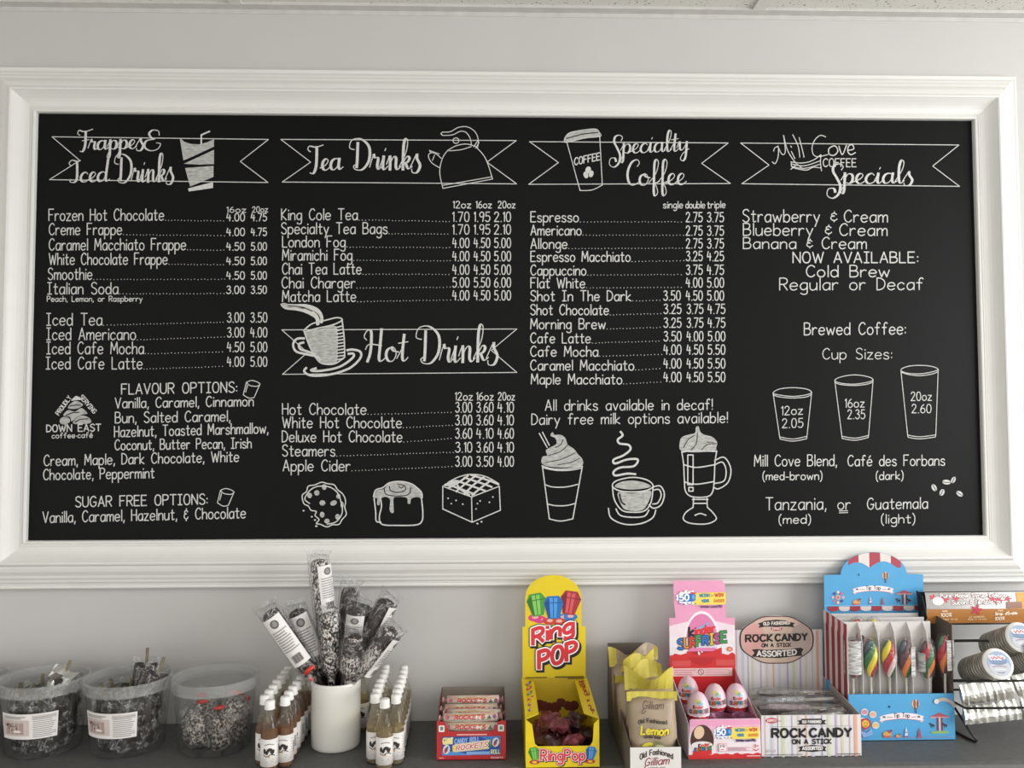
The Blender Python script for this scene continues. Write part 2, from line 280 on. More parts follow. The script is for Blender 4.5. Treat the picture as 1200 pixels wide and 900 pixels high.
def lettering(mb, s, x0, y0, x1, y1, h, wd, fn, mi=0, font=HAND, slant=0, arch=0, sp=1.9):
    """write s from (x0,y0) to (x1,y1) on its baseline, capitals h high; y grows downwards"""
    out, a, b = layout(s, font, sp); kx = (x1-x0)/(b-a); ky = h/(10 if font is HAND else 9)
    for gx, st in out:
        for q in st:
            pp = []
            for (px, py) in q:
                t = (gx+px-a)/(b-a); X = x0+(gx+px-a)*kx+slant*py*ky; Y = y0+(y1-y0)*t-py*ky-arch*4*t*(1-t); pp.append((X, Y))
            ribbon(mb, pp, wd, fn, mi, brush=font is SCRIPT)
class Print:
    """flat print on a face: layered shapes, one material per colour"""
    def __init__(s, fn): s.fn = fn; s.mb = MB(); s.cols = []; s.n = 0
    def ly(s, col, n=1):
        if col not in s.cols: s.cols.append(col)
        s.n += n; k = s.n; f = s.fn; return s.cols.index(col), (lambda x, y, e=0: f(x, y, .00025+k*.000025+e))
    def poly(s, pts, col):
        i, f = s.ly(col); pts = P(pts) if isinstance(pts, str) else pts
        s.mb.add([f(*p) for p in pts], [tuple(range(len(pts)))], i); return s
    def rect(s, x0, y0, x1, y1, col, nx=1):
        i, f = s.ly(col); vs = []; 
        for k in range(nx+1):
            x = x0+(x1-x0)*k/nx; vs += [f(x, y0), f(x, y1)]
        s.mb.add(vs, [(2*k, 2*k+1, 2*k+3, 2*k+2) for k in range(nx)], i); return s
    def ell(s, cx, cy, rx, ry, col, rot=0, n=20, a0=0, a1=2*PI):
        c, sn = math.cos(rot), math.sin(rot); pts = []
        for k in range(n):
            a = a0+(a1-a0)*k/(n if a1-a0 > 6.2 else n-1); u, v = rx*math.cos(a), ry*math.sin(a); pts.append((cx+u*c-v*sn, cy+u*sn+v*c))
        return s.poly(pts, col)
    def line(s, pts, wd, col, sm=True, brush=False):
        EPS[0] = 0; i, f = s.ly(col); pts = P(pts) if isinstance(pts, str) else pts; ribbon(s.mb, smooth_pts(pts) if sm else pts, wd, f, i, brush); return s
    def text(s, t, x0, y0, x1, y1, h, wd, col, font=HAND, slant=0, arch=0, sp=1.9):
        EPS[0] = 0; i, f = s.ly(col, 2); lettering(s.mb, t, x0, y0, x1, y1, h, wd, f, i, font, slant, arch, sp); return s
    def done(s, name, parent, label=None):
        return s.mb.build(name, [ink(c) for c in s.cols], parent, label=label)
def plane_map(O, U, V, px):
    """photo-crop coordinates px=(xl,yb,xr,yt) laid on the face O + u U + v V; print lies on the side facing -y/outward"""
    O, U, V = Vector(O), Vector(U), Vector(V); N = U.cross(V).normalized(); xl, yb, xr, yt = px
    return lambda x, y, d=0: O+U*((x-xl)/(xr-xl))+V*((y-yb)/(yt-yb))+N*d
# ================================================================== the setting
wallm = mat('painted_wall', '#c6c4c2', .75, .015, 6, .05)
struct(MB().box(-3, 3, 0, .1, 0, 2.7).build('wall_back', wallm))
struct(MB().box(1.105, 1.107, -.0008, 0, Z0, 1.2).build('trim_1', mat('wall_seam', '#9a9894', .8)))
struct(MB().box(-3, 3, -4, .1, -.1, 0).build('floor', mat('floor_vinyl', '#7a7468', .6, .1, 8)))
ZC = CZ+.8205
ceil = struct(MB().box(-3, 3, -4, .1, ZC+.02, ZC+.06).build('ceiling', mat('ceiling_void', '#b8b6b0', .9)))
tile = patterned('ceiling_tile', '#7c7a76', '#dcdbd5', 210, .335, .95, 'noise', soft=.02, bump=.5)
TW = 1.03
for i in range(-3, 3):
    for j in range(0, 4):
        x = -.495+i*TW; y = -(j+1)*TW
        bev(MB().box(x+.012, x+TW-.012, y+.012, y+TW-.012, ZC+.001, ZC+.018).build('ceiling_tile', tile, ceil), .002, 1)
tb = mat('ceiling_grid_metal', '#d9d8d3', .5)
for i in range(-3, 4):
    x = -.495+i*TW; MB().box(x-.012, x+.012, -4, 0, ZC-.004, ZC+.003).build('grid_bar', tb, ceil)
for j in range(1, 4): MB().box(-3, 3, -j*TW-.012, -j*TW+.012, ZC-.0035, ZC+.0025).build('grid_bar', tb, ceil)
struct(MB().box(-3, 3, -.022, 0, ZC-.0045, ZC+.003).box(-3, 3, -.0015, 0, ZC-.013, ZC-.0045).build('trim_2', mat('wall_angle', '#c9c8c4', .5)))
# counter with its cabinet
ctop = mat('counter_laminate', '#5a5a59', .5, .12, 120, .05, 0, .3)
YE = -.232
prof = [(-.003, Z0), (YE+.012, Z0), (YE+.004, Z0-.003), (YE, Z0-.01), (YE, Z0-.035), (-.003, Z0-.035)]
counter = thing('counter', 'long dark grey laminate counter running along the wall under the board', 'counter', (0, -.1, 0))
cb = MB(); cb.slab([(-1.6, y, z) for y, z in prof], (3.2, 0, 0)); cb.build('worktop', ctop, counter)
body = MB().box(-1.6, 1.6, -.2, -.002, .08, Z0-.0355).build('body', mat('counter_front', '#c9c6bf', .5), counter)
MB().box(-1.6, 1.6, -.17, -.002, 0, .0795).build('plinth', mat('plinth_black', '#2a2a2a', .6), counter)
# ================================================================== the menu board
DB = 1.605; BX0, BX1, BZ0, BZ1 = -.87514, .96371, CZ-.22286, CZ+.59915
board = thing('menu_board', 'large black chalkboard menu in a wide white moulded frame on the wall', 'menu board', (.044, -.012, BZ0-.1))
bm_ = patterned('chalkboard_black', '#090a0a', '#0c0d0d', 5, .5, .46, 'noise', soft=.3, bump=.02)
bm_.node_tree.nodes['Principled BSDF'].inputs['Specular IOR Level'].default_value = .13
MB().box(BX0-.01, BX1+.01, -.012, -.001, BZ0-.01, BZ1+.01).build('slate_panel', bm_, board)
fr = mat('frame_white_paint', '#e0dfdb', .4, .01, 20)
PR = [(0, 1), (0, 20), (1.5, 22.5), (4, 23), (5.5, 21), (7.5, 20.5), (8, 22), (9.5, 22), (10.5, 20.5), (12, 21.5), (15, 22), (20, 23.5), (25, 26.5), (30, 31), (34, 35.5), (36.5, 38), (37.5, 40), (40, 41), (42.5, 40), (43.5, 37), (45.5, 35.5), (50, 35), (56, 33.5), (61, 30.5), (63, 29.5), (63.5, 27.5), (68, 27), (71, 25.5), (72, 23.5), (77, 22.5), (80, 20.5), (80.5, 18.5), (83, 18.5), (84, 16.8), (86, 17.6), (89, 17.6), (91, 15.5), (92, 12), (92, 1)]
def rail(cs, dirs):
    # mitred rail between two corners; each corner goes outwards along its own diagonal
    mb = MB(); n = len(PR); vs = []
    for (cx, cz), (dx, dz) in zip(cs, dirs): vs += [(cx+dx*u/1000, -h/1000, cz+dz*u/1000) for u, h in PR]
    return mb.add(vs, [(i, i+1, n+i+1, n+i) for i in range(n-1)]+[tuple(range(n)), tuple(range(2*n-1, n-1, -1))])
TLc, TRc, BLc, BRc = (BX0, BZ1), (BX1, BZ1), (BX0, BZ0), (BX1, BZ0)
rail([TLc, TRc], [(-1, 1), (1, 1)]).build('frame_rail', fr, board); rail([BRc, BLc], [(1, -1), (-1, -1)]).build('frame_rail', fr, board)
rail([BLc, TLc], [(-1, -1), (-1, 1)]).build('frame_rail', fr, board); rail([TRc, BRc], [(1, 1), (1, -1)]).build('frame_rail', fr, board)
chalk = patterned('chalk_paint', '#bdbdba', '#d4d4d0', 300, .5, .8, 'noise', soft=.2, bump=0)
soft = patterned('chalk_rubbed', '#8f8f8c', '#c4c4c0', 90, .5, .85, 'noise', stretch=(1, 1, 3), soft=.25, bump=0)
dark = mat('chalk_gap', '#17181a', .6, .02)
CM = [chalk, soft, dark]
LYR = [0]
def bfn(ox=0, oy=0, s=1, lay=0):
    d = DB-.0006-lay*.0003
    return lambda x, y, e=0: pix(ox+x/s, oy+y/s, d-e)
C1, C2, C3, C4, C5, C6, C7, C8 = (30, 130, 4), (30, 350, 3.2133), (320, 130, 4), (320, 350, 3.2133), (610, 130, 4), (610, 350, 3.2154), (860, 130, 4), (860, 350, 3.2133)
def chalk_text(c, rows, name='chalk_lettering', font=HAND):
    for (t, x0, x1, y0, y1, h, wd) in rows:
        mb = MB(); lettering(mb, t, x0, y0, x1, y1, h*c[2], wd*.84*c[2], bfn(*c), 0, font, sp=1.9); mb.build(name, CM, board)
def menu(c, rows, cols, h=13, ph=11, wd=1.25):
    """rows: (name, x0, x1, baseline, [prices], price baseline); cols: x ranges of the price columns"""
    s = c[2]; f = bfn(*c)
    for (t, x0, x1, y, pr, py) in rows:
        mb = MB(); lettering(mb, t, x0, y, x1, y, h*s, wd*s, f)
        cc = cols[-len(pr):]
        x = x1+2.2*s; k = 0
        while x < cc[0][0]-2*s:
            yy = y+(py-y)*(x-x1)/(cc[0][0]-x1); yy += random.uniform(-.3, .3)*s
            ribbon(mb, [(x-.45*s, yy), (x+.45*s, yy)], .95*s, f, cap=False); x += 3.9*s*random.uniform(.9, 1.1)
        for p, (a, b) in zip(pr, cc): lettering(mb, p, a, py, b-(b-a)*.1, py, ph*s, wd*.95*s, f)
        mb.build('chalk_menu_line', CM, board)
menu(C1, [('Frozen Hot Chocolate', 105, 648, 513, ['4.00', '4.75'], 517), ('Creme Frappe', 107, 450, 580, ['4.00', '4.75'], 586), ('Caramel Macchiato Frappe', 107, 752, 652, ['4.50', '5.00'], 654),
          ('White Chocolate Frappe', 107, 665, 720, ['4.50', '5.00'], 722), ('Smoothie', 103, 310, 790, ['4.50', '5.00'], 790), ('Italian Soda', 100, 433, 858, ['3.00', '3.50'], 857)], [(945, 1038), (1060, 1140)], 13.5, 8.8)
chalk_text(C1, [('16oz', 945, 1035, 477, 477, 6.5, 1.1), ('20oz', 1065, 1138, 477, 475, 6.5, 1.1), ('Peach, Lemon, or Raspberry', 98, 548, 893, 893, 6.3, 1.1)])
menu(C2, [('Iced Tea', 77, 287, 100, ['3.00', '3.50'], 89), ('Iced Americano', 77, 415, 155, ['3.00', '4.00'], 145), ('Iced Cafe Mocha', 77, 445, 208, ['4.50', '5.00'], 200), ('Iced Cafe Latte', 75, 440, 265, ['4.00', '5.00'], 255)], [(762, 832), (850, 918)], 14, 11)
chalk_text(C2, [('FLAVOUR OPTIONS:', 362, 797, 360, 352, 12, 1.6), ('Vanilla, Caramel, Cinnamon', 338, 860, 412, 404, 12, 1.5), ('Bun, Salted Caramel,', 338, 772, 468, 461, 12.5, 1.5), ('Hazelnut, Toasted Marshmallow,', 335, 915, 521, 506, 12.5, 1.5),
    ('Coconut, Butter Pecan, Irish', 337, 852, 570, 562, 12, 1.5), ('Cream, Maple, Dark Chocolate, White', 67, 805, 630, 613, 12.5, 1.5), ('Chocolate, Peppermint', 65, 485, 683, 675, 12.5, 1.5), ('SUGAR FREE OPTIONS:', 187, 685, 785, 773, 12, 1.6), ('Vanilla, Caramel, Hazelnut, & Chocolate', 62, 830, 845, 825, 13, 1.5)])
menu(C3, [('King Cole Tea', 42, 397, 513, ['1.70', '1.95', '2.10'], 521), ('Specialty Tea Bags', 42, 537, 578, ['1.70', '1.95', '2.10'], 580), ('London Fog', 47, 340, 640, ['4.00', '4.50', '5.00'], 643), ('Miramichi Fog', 47, 372, 702, ['4.00', '4.50', '5.00'], 705),
          ('Chai Tea Latte', 47, 415, 767, ['4.00', '4.50', '5.00'], 768), ('Chai Charger', 45, 387, 832, ['5.00', '5.50', '6.00'], 828), ('Matcha Latte', 47, 390, 895, ['4.00', '4.50', '5.00'], 888)], [(843, 928), (943, 1025), (1038, 1122)], 13, 11)
chalk_text(C3, [('12oz', 845, 928, 458, 458, 8, 1.3), ('16oz', 952, 1025, 458, 458, 8, 1.3), ('20oz', 1055, 1135, 458, 458, 8, 1.3)])
menu(C4, [('Hot Chocolate', 38, 352, 436, ['3.00', '3.60', '4.10'], 427), ('White Hot Chocolate', 38, 485, 486, ['3.00', '3.60', '4.10'], 475), ('Deluxe Hot Chocolate', 37, 487, 539, ['3.60', '4.10', '4.60'], 525), ('Steamers', 38, 235, 592, ['3.10', '3.60', '4.10'], 577), ('Apple Cider', 40, 292, 648, ['3.00', '3.50', '4.00'], 630)], [(688, 756), (767, 836), (847, 912)], 13, 11.5)
chalk_text(C4, [('12oz', 687, 752, 382, 382, 9, 1.3), ('16oz', 767, 830, 382, 382, 9, 1.3), ('20oz', 848, 910, 382, 382, 9, 1.3)])
menu(C5, [('Espresso', 48, 270, 523, ['2.75', '3.75'], 522), ('Americano', 48, 283, 585, ['2.75', '3.75'], 585), ('Allonge', 48, 217, 648, ['2.75', '3.75'], 645), ('Espresso Macchiato', 48, 512, 708, ['3.25', '4.25'], 704), ('Cappuccino', 48, 305, 772, ['3.75', '4.75'], 768), ('Flat White', 48, 300, 832, ['4.00', '5.00'], 828), ('Shot In The Dark', 48, 515, 892, ['3.50', '4.50', '5.00'], 889)], [(668, 755), (774, 858), (873, 958)], 12, 11)
chalk_text(C5, [('single', 667, 758, 458, 458, 8, 1.2), ('double', 772, 862, 458, 458, 8, 1.2), ('triple', 873, 957, 458, 456, 8, 1.2)])
menu(C6, [('Shot Chocolate', 38, 330, 62, ['3.25', '3.75', '4.75'], 57), ('Morning Brew', 38, 318, 115, ['3.25', '3.75', '4.75'], 109), ('Cafe Latte', 38, 262, 168, ['3.50', '4.00', '5.00'], 160), ('Cafe Mocha', 38, 290, 218, ['4.00', '4.50', '5.50'], 210), ('Caramel Macchiato', 38, 425, 270, ['4.00', '4.50', '5.50'], 262), ('Maple Macchiato', 40, 380, 322, ['4.00', '4.50', '5.50'], 313)], [(538, 610), (625, 692), (704, 775)], 12, 11)
chalk_text(C6, [('All drinks available in decaf!', 93, 720, 421, 418, 12.5, 1.4), ('Dairy free milk options available!', 42, 777, 474, 467, 12.5, 1.4)])
chalk_text(C7, [('Strawberry', 40, 400, 522, 522, 14.5, 1.5), ('&', 453, 483, 516, 516, 11, 1.4), ('Cream', 517, 720, 522, 522, 14, 1.5), ('Blueberry', 42, 368, 585, 585, 14, 1.5), ('&', 427, 457, 578, 578, 11, 1.4), ('Cream', 495, 718, 585, 585, 14, 1.5), ('Banana', 42, 288, 647, 647, 13, 1.5), ('&', 340, 367, 640, 640, 10, 1.4), ('Cream', 412, 620, 647, 647, 13.5, 1.5),
    ('NOW AVAILABLE:', 275, 862, 713, 711, 12.5, 1.7), ('Cold Brew', 338, 728, 779, 778, 13.5, 1.6), ('Regular or Decaf', 212, 888, 841, 838, 14, 1.5)])
chalk_text(C8, [('Brewed Coffee:', 263, 645, 137, 134, 14, 1.5), ('Cup Sizes:', 333, 593, 228, 227, 12.5, 1.2), ('12oz', 177, 257, 438, 435, 10, 1.2), ('2.05', 180, 258, 486, 484, 10.5, 1.2), ('16oz', 417, 490, 410, 408, 10, 1.2), ('2.35', 427, 492, 452, 452, 10.5, 1.2), ('20oz', 667, 745, 384, 383, 10, 1.2), ('2.60', 670, 743, 430, 430, 10, 1.2),
    ('Mill Cove Blend,', 75, 385, 630, 629, 13, 1.4), ('Café des Forbans', 428, 795, 630, 628, 12.5, 1.4), ('(med-brown)', 107, 330, 682, 681, 9.5, 1.3), ('(dark)', 535, 637, 682, 680, 9.5, 1.3), ('Tanzania,', 118, 345, 795, 793, 14.5, 1.4), ('or', 390, 437, 793, 793, 13, 1.3), ('Guatemala', 502, 730, 793, 790, 13, 1.4), ('(med)', 168, 287, 846, 845, 10, 1.3), ('(light)', 555, 682, 846, 845, 10.5, 1.3)])
for c, t, x0, x1, y0, y1, h, wd in [(C1, 'Frappes', 240, 550, 183, 175, 24, 3), (C1, '&', 556, 632, 187, 187, 25, 2.8), (C1, 'Iced', 200, 392, 333, 330, 26, 3), (C1, 'Drinks', 415, 692, 338, 330, 33, 3), (C3, 'Tea', 165, 330, 282, 278, 30, 3.4), (C3, 'Drinks', 360, 690, 280, 278, 36, 3.4), (C4, 'Hot', 345, 510, 238, 236, 38, 3.4), (C4, 'Drinks', 540, 845, 247, 235, 43, 3.4),
        (C5, 'Specialty', 415, 788, 205, 190, 25, 2.6), (C5, 'Coffee', 500, 776, 352, 348, 30, 2.8), (C7, 'Specials', 435, 838, 343, 338, 27, 3.2)]:
    mb = MB(); lettering(mb, t, x0, y0, x1, y1, h*c[2], wd*c[2], bfn(*c, 1), 0, SCRIPT); mb.build('chalk_heading', CM, board)
def draw(c, name, lines='', wd=1.3, polys=(), gaps=(), gw=1.2, straight='', ells=()):
    """chalk drawing: filled areas, then lines (| separated, curves), straight lines, dark gaps"""
    mb = MB(); s = c[2]
    for p, i in polys:
        q = smooth_pts(P(p[1:]), 4) if p[0] == '~' else P(p); f = bfn(*c, .3); mb.add([f(*a) for a in (q[:-1] if q[0] == q[-1] else q)], [tuple(range(len(q)-(q[0] == q[-1])))], i)
    for (cx, cy, rx, ry, rot, i) in ells:
        f = bfn(*c, .6); co, sn = math.cos(rot), math.sin(rot); pts = [(cx+rx*math.cos(k*PI/8)*co-ry*math.sin(k*PI/8)*sn, cy+rx*math.cos(k*PI/8)*sn+ry*math.sin(k*PI/8)*co) for k in range(16)]
        if i >= 0: mb.add([f(*a) for a in pts], [tuple(range(16))], i)
        else: ribbon(mb, pts+[pts[0]], wd*s, f, 0)
    for q in [a for a in lines.split('|') if a]: ribbon(mb, smooth_pts(P(q)), wd*s, bfn(*c, 1), 0)
    for q in [a for a in straight.split('|') if a]: ribbon(mb, P(q), wd*s, bfn(*c, 1), 0)
    for q in gaps: ribbon(mb, smooth_pts(P(q)), gw*s, bfn(*c, 1.3), 2)
    return mb.build(name, CM, board)
for c, q in [(C1, '118,118 1140,135 1008,238 1138,337 107,320 250,230 118,118'), (C3, '38,135 1140,142 1003,243 1142,345 45,335 178,242 38,135'), (C4, '35,118 918,115 822,195 918,278 38,285 132,203 35,118'), (C5, '42,147 972,152 847,248 982,342 38,347 177,245 42,147'), (C7, '30,152 1060,157 935,257 1062,352 35,343 163,255 30,152')]:
    draw(c, 'banner_drawing', wd=.95, straight=q)
draw(C1, 'frappe_cup_drawing', polys=[('722,125 745,145 775,155 815,157 850,148 884,133 884,168 775,218 740,232', 1), ('742,248 884,183 884,250 815,252', 1), ('748,268 882,258 882,310 772,355', 1), ('766,378 762,364 880,334 880,362', 0)], wd=1.9, straight='824,155 824,113 863,96')
draw(C3, 'kettle_drawing', '820,187 795,225 782,290 797,365|945,165 988,212 1010,260 1027,315|820,187 860,166 905,158 947,168|824,190 880,185 930,170|783,270 745,246 729,214 742,199 766,205 790,226|733,187 742,200|738,190 780,205|748,235 758,210|796,102 832,100 870,80 912,78 948,102 963,142 958,180|797,118 842,115 880,98 908,106 926,136 930,162|796,102 788,110 797,118|940,172 962,140|950,178 966,150', .95, straight='797,366 1030,322 1025,312 795,352', ells=[(858, 142, 14, 13, 0, -1)])
draw(C5, 'takeaway_cup_drawing', polys=[('205,138 215,118 235,104 350,88 368,104 372,122 300,130 216,150', 1)], gaps=['215,132 290,112 362,104'], straight='216,148 278,376|370,118 382,350', lines='278,376 335,373 382,350|205,138 215,118 235,104 290,93 350,88 368,104 372,122 300,130 216,150 205,138', wd=1.0, ells=[(316, 280, 13, 17, .3, 0), (305, 303, 11, 16, -.3, 0), (330, 298, 11, 16, .3, 0)])
mb = MB(); lettering(mb, 'COFFEE', 252, 257, 370, 232, 8.3*4, 1.3*4, bfn(*C5, 1.2)); mb.build('chalk_lettering', CM, board)
draw(C7, 'boat_drawing', '178,240 192,248 205,220 208,180 205,165|205,168 190,175 185,190|205,168 225,205 240,190 232,115|232,115 250,185 285,240 320,270|265,165 270,172|268,190 285,225|275,112 300,165 308,218|305,125 318,175 328,218|430,122 405,115 380,135 366,170 372,205 395,215 440,205|265,240 320,245 370,232 408,205|408,205 405,240 410,282|268,240 270,262 295,272 340,278 370,265 408,268|270,250 330,258 402,235|272,262 330,270 405,250|265,275 290,255', 1.0)
draw(C7, 'boat_lettering', '465,165 445,178 447,203 470,208 487,188 478,167 465,165|492,165 508,205 528,160|535,185 562,178 555,158 538,165 534,190 548,205 570,195', 1.3)
chalk_text(C7, [('COFFEE', 418, 573, 262, 262, 9.5, 1.35)])
draw(C4, 'steaming_cup_drawing', '120,118 150,95 200,82 245,72 262,82 225,100 170,112 122,125|262,82 270,150 272,220|118,120 140,180 165,225 190,245 235,245 272,220', 1.6,
     polys=[('~30,22 48,40 88,45 125,55 160,75 165,100 178,95 172,65 145,42 110,38 75,32 50,18 30,22', 0), ('~32,20 80,22 130,22 172,38 190,65 190,90 180,92 178,68 158,48 118,35 60,35 32,20', 0), ('~122,128 170,118 232,102 245,130 245,200 240,240 195,246 170,225 140,180 122,128', 1)],
     gaps=['60,28 110,32 150,48'], straight='236,110 262,104|238,122 264,116|240,134 264,130|241,146 266,142|242,158 267,154|242,170 268,166|243,182 268,178|243,194 269,190|243,206 270,202|242,218 271,214|240,230 268,226')
draw(C4, 'saucer_drawing', '128,260 120,275 150,290 220,285 290,262 330,225 330,200 300,192 280,195|165,262 145,270 180,272 250,258 300,225 305,208 285,208|120,150 92,152 78,172 88,198 120,208 165,218 180,232|118,165 100,172 105,190 135,200 160,210', 2.6)
draw(C4, 'cookie_drawing', '135,780 118,770 112,740 128,725 135,705 160,700 185,690 205,695 232,700 245,718 265,735 275,760 272,785 278,810 262,830 250,848 225,850 205,858 180,848 165,845 175,830 160,815 165,800 145,795 135,780|140,770 122,755 130,735 148,715 175,705 215,708 245,730 258,765 262,805 240,838 205,848', 1.3, ells=[(195, 708, 9, 11, 0, 1), (167, 730, 10, 10, .5, 1), (140, 740, 9, 10, 0, 1), (248, 743, 8, 9, 0, 1), (188, 768, 11, 10, 0, 1), (230, 768, 13, 9, -.4, 1), (262, 775, 6, 12, 0, 1), (187, 812, 9, 11, 0, 1), (245, 820, 9, 11, 0, 1), (205, 836, 10, 9, 0, 1), (117, 797, 4, 3, 0, 0), (148, 820, 4, 3, 0, 0), (160, 832, 4, 3, 0, 0), (165, 855, 5, 3, 0, 0)])
draw(C4, 'cinnamon_bun_drawing', '405,745 410,780 402,820 412,848 470,852 540,850 562,835 565,800 560,750|382,750 388,800 390,835 408,840|380,745 388,720 415,710 440,692 480,687 520,695 545,712 560,728 563,748', 1.5,
     polys=[('~382,748 392,722 420,715 440,692 480,687 520,697 545,714 562,735 562,752 545,745 522,752 518,770 508,768 505,748 470,745 455,752 456,800 446,804 440,790 442,755 425,745 408,752 402,775 393,772 394,750 382,748', 1)],
     gaps=['420,712 428,735 470,742 512,735 520,710', '440,705 445,722 475,728 500,718 495,702 470,698', '475,705 485,712 492,705'], gw=1.1)
draw(C4, 'cake_square_drawing', '660,690 700,670 745,660 800,668 850,695', 1.2, straight='640,705 640,790 750,840 856,795 852,705 748,745 640,705|748,745 750,840', polys=[('~642,700 690,680 690,700 670,705 642,700', 0)],
     ells=[(660, 750, 3, 3, 0, 0), (690, 758, 3, 3, 0, 0), (672, 770, 3, 3, 0, 0), (715, 772, 3, 3, 0, 0), (770, 770, 3, 3, 0, 0), (780, 760, 3, 3, 0, 0), (815, 765, 3, 3, 0, 0), (828, 745, 3, 3, 0, 0), (765, 790, 3, 3, 0, 0), (785, 838, 4, 3, 0, 0), (770, 845, 4, 3, 0, 0)])
draw(C4, 'lattice_icing_drawing', '665,700 720,720 760,735|695,685 760,708 800,722|720,672 790,695 825,708|745,662 810,682 850,698|660,712 700,690 735,665|690,725 725,695 765,664|720,735 755,700 795,670|750,738 790,705 825,680|690,690 705,715 740,738', 2.2)
draw(C6, 'whipped_frappe_drawing', '80,628 120,640 180,640 232,630|82,635 130,645 185,645 230,637|95,700 120,708 170,708 215,698|102,772 130,778 170,778 205,770|108,828 150,836 195,828', 1.3, straight='82,630 108,828|232,630 196,828|70,506 100,560|82,502 108,552',
     polys=[('~80,620 82,595 100,590 95,570 120,555 135,545 130,525 112,515 120,502 128,512 150,512 168,525 178,550 200,565 215,585 230,600 235,620 220,632 160,635 110,632 80,620', 1)], gaps=['105,590 150,575 178,550', '95,615 150,605 205,580', '130,560 150,550 160,530', '140,625 190,615 222,600'], gw=.9)
draw(C6, 'coffee_steam_drawing', '375,500 383,515 365,530 372,545 405,550 412,568 385,590 350,605 355,620 400,605 440,605 425,630 375,635 350,650 355,665 400,658 432,660', 2.4)
draw(C6, 'cup_and_saucer_drawing', '345,705 360,685 420,672 475,682 498,705 470,722 420,727 370,722 345,705|345,705 352,755 380,795 420,803 465,798 490,765 498,705|498,708 525,705 540,735 528,775 500,788 482,775|500,720 520,718 528,740 515,768 496,772|330,788 340,825 390,848 450,846 495,825 508,795|358,790 375,815 420,822 465,818 482,795', 1.5,
     polys=[('~355,708 375,690 420,684 465,692 488,708 420,718 355,708', 1), ('~365,728 420,733 488,722 480,765 455,796 405,796 380,780 365,728', 1)], gaps=['372,735 378,762 392,775'], gw=2)
draw(C6, 'glass_mug_drawing', '605,575 612,620 615,680 620,725 645,745 700,745 722,725 728,670 730,620 737,572|605,578 650,572 737,575|615,625 660,635 728,625|617,690 660,698 727,688|728,610 765,597 790,640 780,690 745,715 726,710|730,625 758,615 772,645 765,685 728,695|650,750 648,785|700,750 702,785|645,755 705,755|648,770 702,770|648,785 620,805 612,830 640,845 700,847 735,830 725,808 702,785|655,815 675,808 697,815', 1.4,
     polys=[('~603,572 597,545 605,522 630,512 655,505 658,485 668,480 675,500 690,512 720,520 738,540 735,560 728,572 660,578 603,572', 1)], gaps=['612,560 630,530 652,515', '640,570 660,545 665,505', '680,570 700,550 735,545', '700,540 725,540'], gw=.9, straight='628,588 648,588 648,700 628,700 628,588|632,710 648,710 648,724 632,724 632,710')
draw(C8, 'small_cup_drawing', '145,355 170,340 220,335 270,340 290,352 270,362 220,368 165,362 145,355|145,362 170,370 220,374 270,370 290,360|170,520 220,528 272,518|172,528 220,536 272,527', .9, straight='145,355 170,520 172,528|291,352 273,518 272,527')
draw(C8, 'medium_cup_drawing', '378,308 400,295 450,287 500,293 523,305 500,315 450,322 400,318 378,308|380,316 400,323 450,327 500,322 522,313|405,518 455,525 505,515|406,526 455,533 504,523', .9, straight='378,308 405,518 406,526|523,305 506,515 504,523')
draw(C8, 'large_cup_drawing', '628,268 655,255 700,251 745,255 770,266 745,276 700,283 650,280 628,268|630,277 655,285 700,290 745,284 769,275|655,514 700,520 760,513|656,522 700,528 759,521', .9, straight='628,268 654,514 656,522|770,266 761,513 759,521')
draw(C8, 'underline_drawing', straight='395,799 428,798|395,806 428,805', wd=.9)
draw(C8, 'coffee_beans_drawing', ells=[(755, 712, 9, 14, -.5, 0), (802, 691, 16, 9, .1, 0), (828, 683, 8, 13, .5, 0), (785, 730, 9, 13, .4, 0), (852, 735, 14, 9, .6, 0)], gaps=['750,702 756,712 762,724', '788,690 802,692 816,692', '832,674 828,683 824,693', '788,720 785,730 780,740', '842,728 852,736 862,741'], gw=.8)
for a, b, r in [((835, 312), (878, 322), 0), ((737, 718), (782, 730), 0)]:
    x, y = a; draw(C2, 'marshmallow_drawing', wd=1.0, lines='%d,%d %d,%d %d,%d %d,%d %d,%d' % (x-1, y+3, x+18, y-4, x+40, y+2, x+50, y+10, x+42, y+17)+'|%d,%d %d,%d %d,%d %d,%d' % (x-1, y+3, x+10, y+14, x+30, y+18, x+42, y+17)+'|%d,%d %d,%d %d,%d' % (x-13, y+50, x+8, y+62, x+28, y+60), straight='%d,%d %d,%d|%d,%d %d,%d|%d,%d %d,%d' % (x-1, y+3, x-13, y+50, x+50, y+10, x+28, y+60, x+3, y+14, x-4, y+40))
# the coffee company's mark
draw(C2, 'mountain_logo_drawing', polys=[('~128,455 140,446 160,448 166,462 150,474 130,470 128,455', 1), ('~178,470 190,450 215,440 240,450 246,466 220,472 178,470', 1), ('~140,440 158,420 185,425 210,412 232,432 215,436 190,448 172,462 165,445 140,440', 1), ('~158,412 172,392 192,385 215,398 206,408 185,415 158,412', 1), ('~170,384 190,366 208,380 190,382 170,384', 0)], gaps=['150,440 175,430 200,428', '165,405 190,400 208,402', '185,465 205,455 235,452'], gw=1.2)
def arc_text(c, t, p0, p1, h, wd):
    mb = MB(); out, a, b = layout(t, HAND); f = bfn(*c, 1); dx, dy = p1[0]-p0[0], p1[1]-p0[1]; l = math.hypot(dx, dy); dx /= l; dy /= l; k = l/(b-a); ky = h*c[2]/10
    for gx, st in out:
        for q in st: ribbon(mb, [(p0[0]+dx*(gx+x-a)*k+dy*y*ky, p0[1]+dy*(gx+x-a)*k-dx*y*ky) for x, y in q], wd*c[2], f)
    mb.build('chalk_lettering', CM, board)
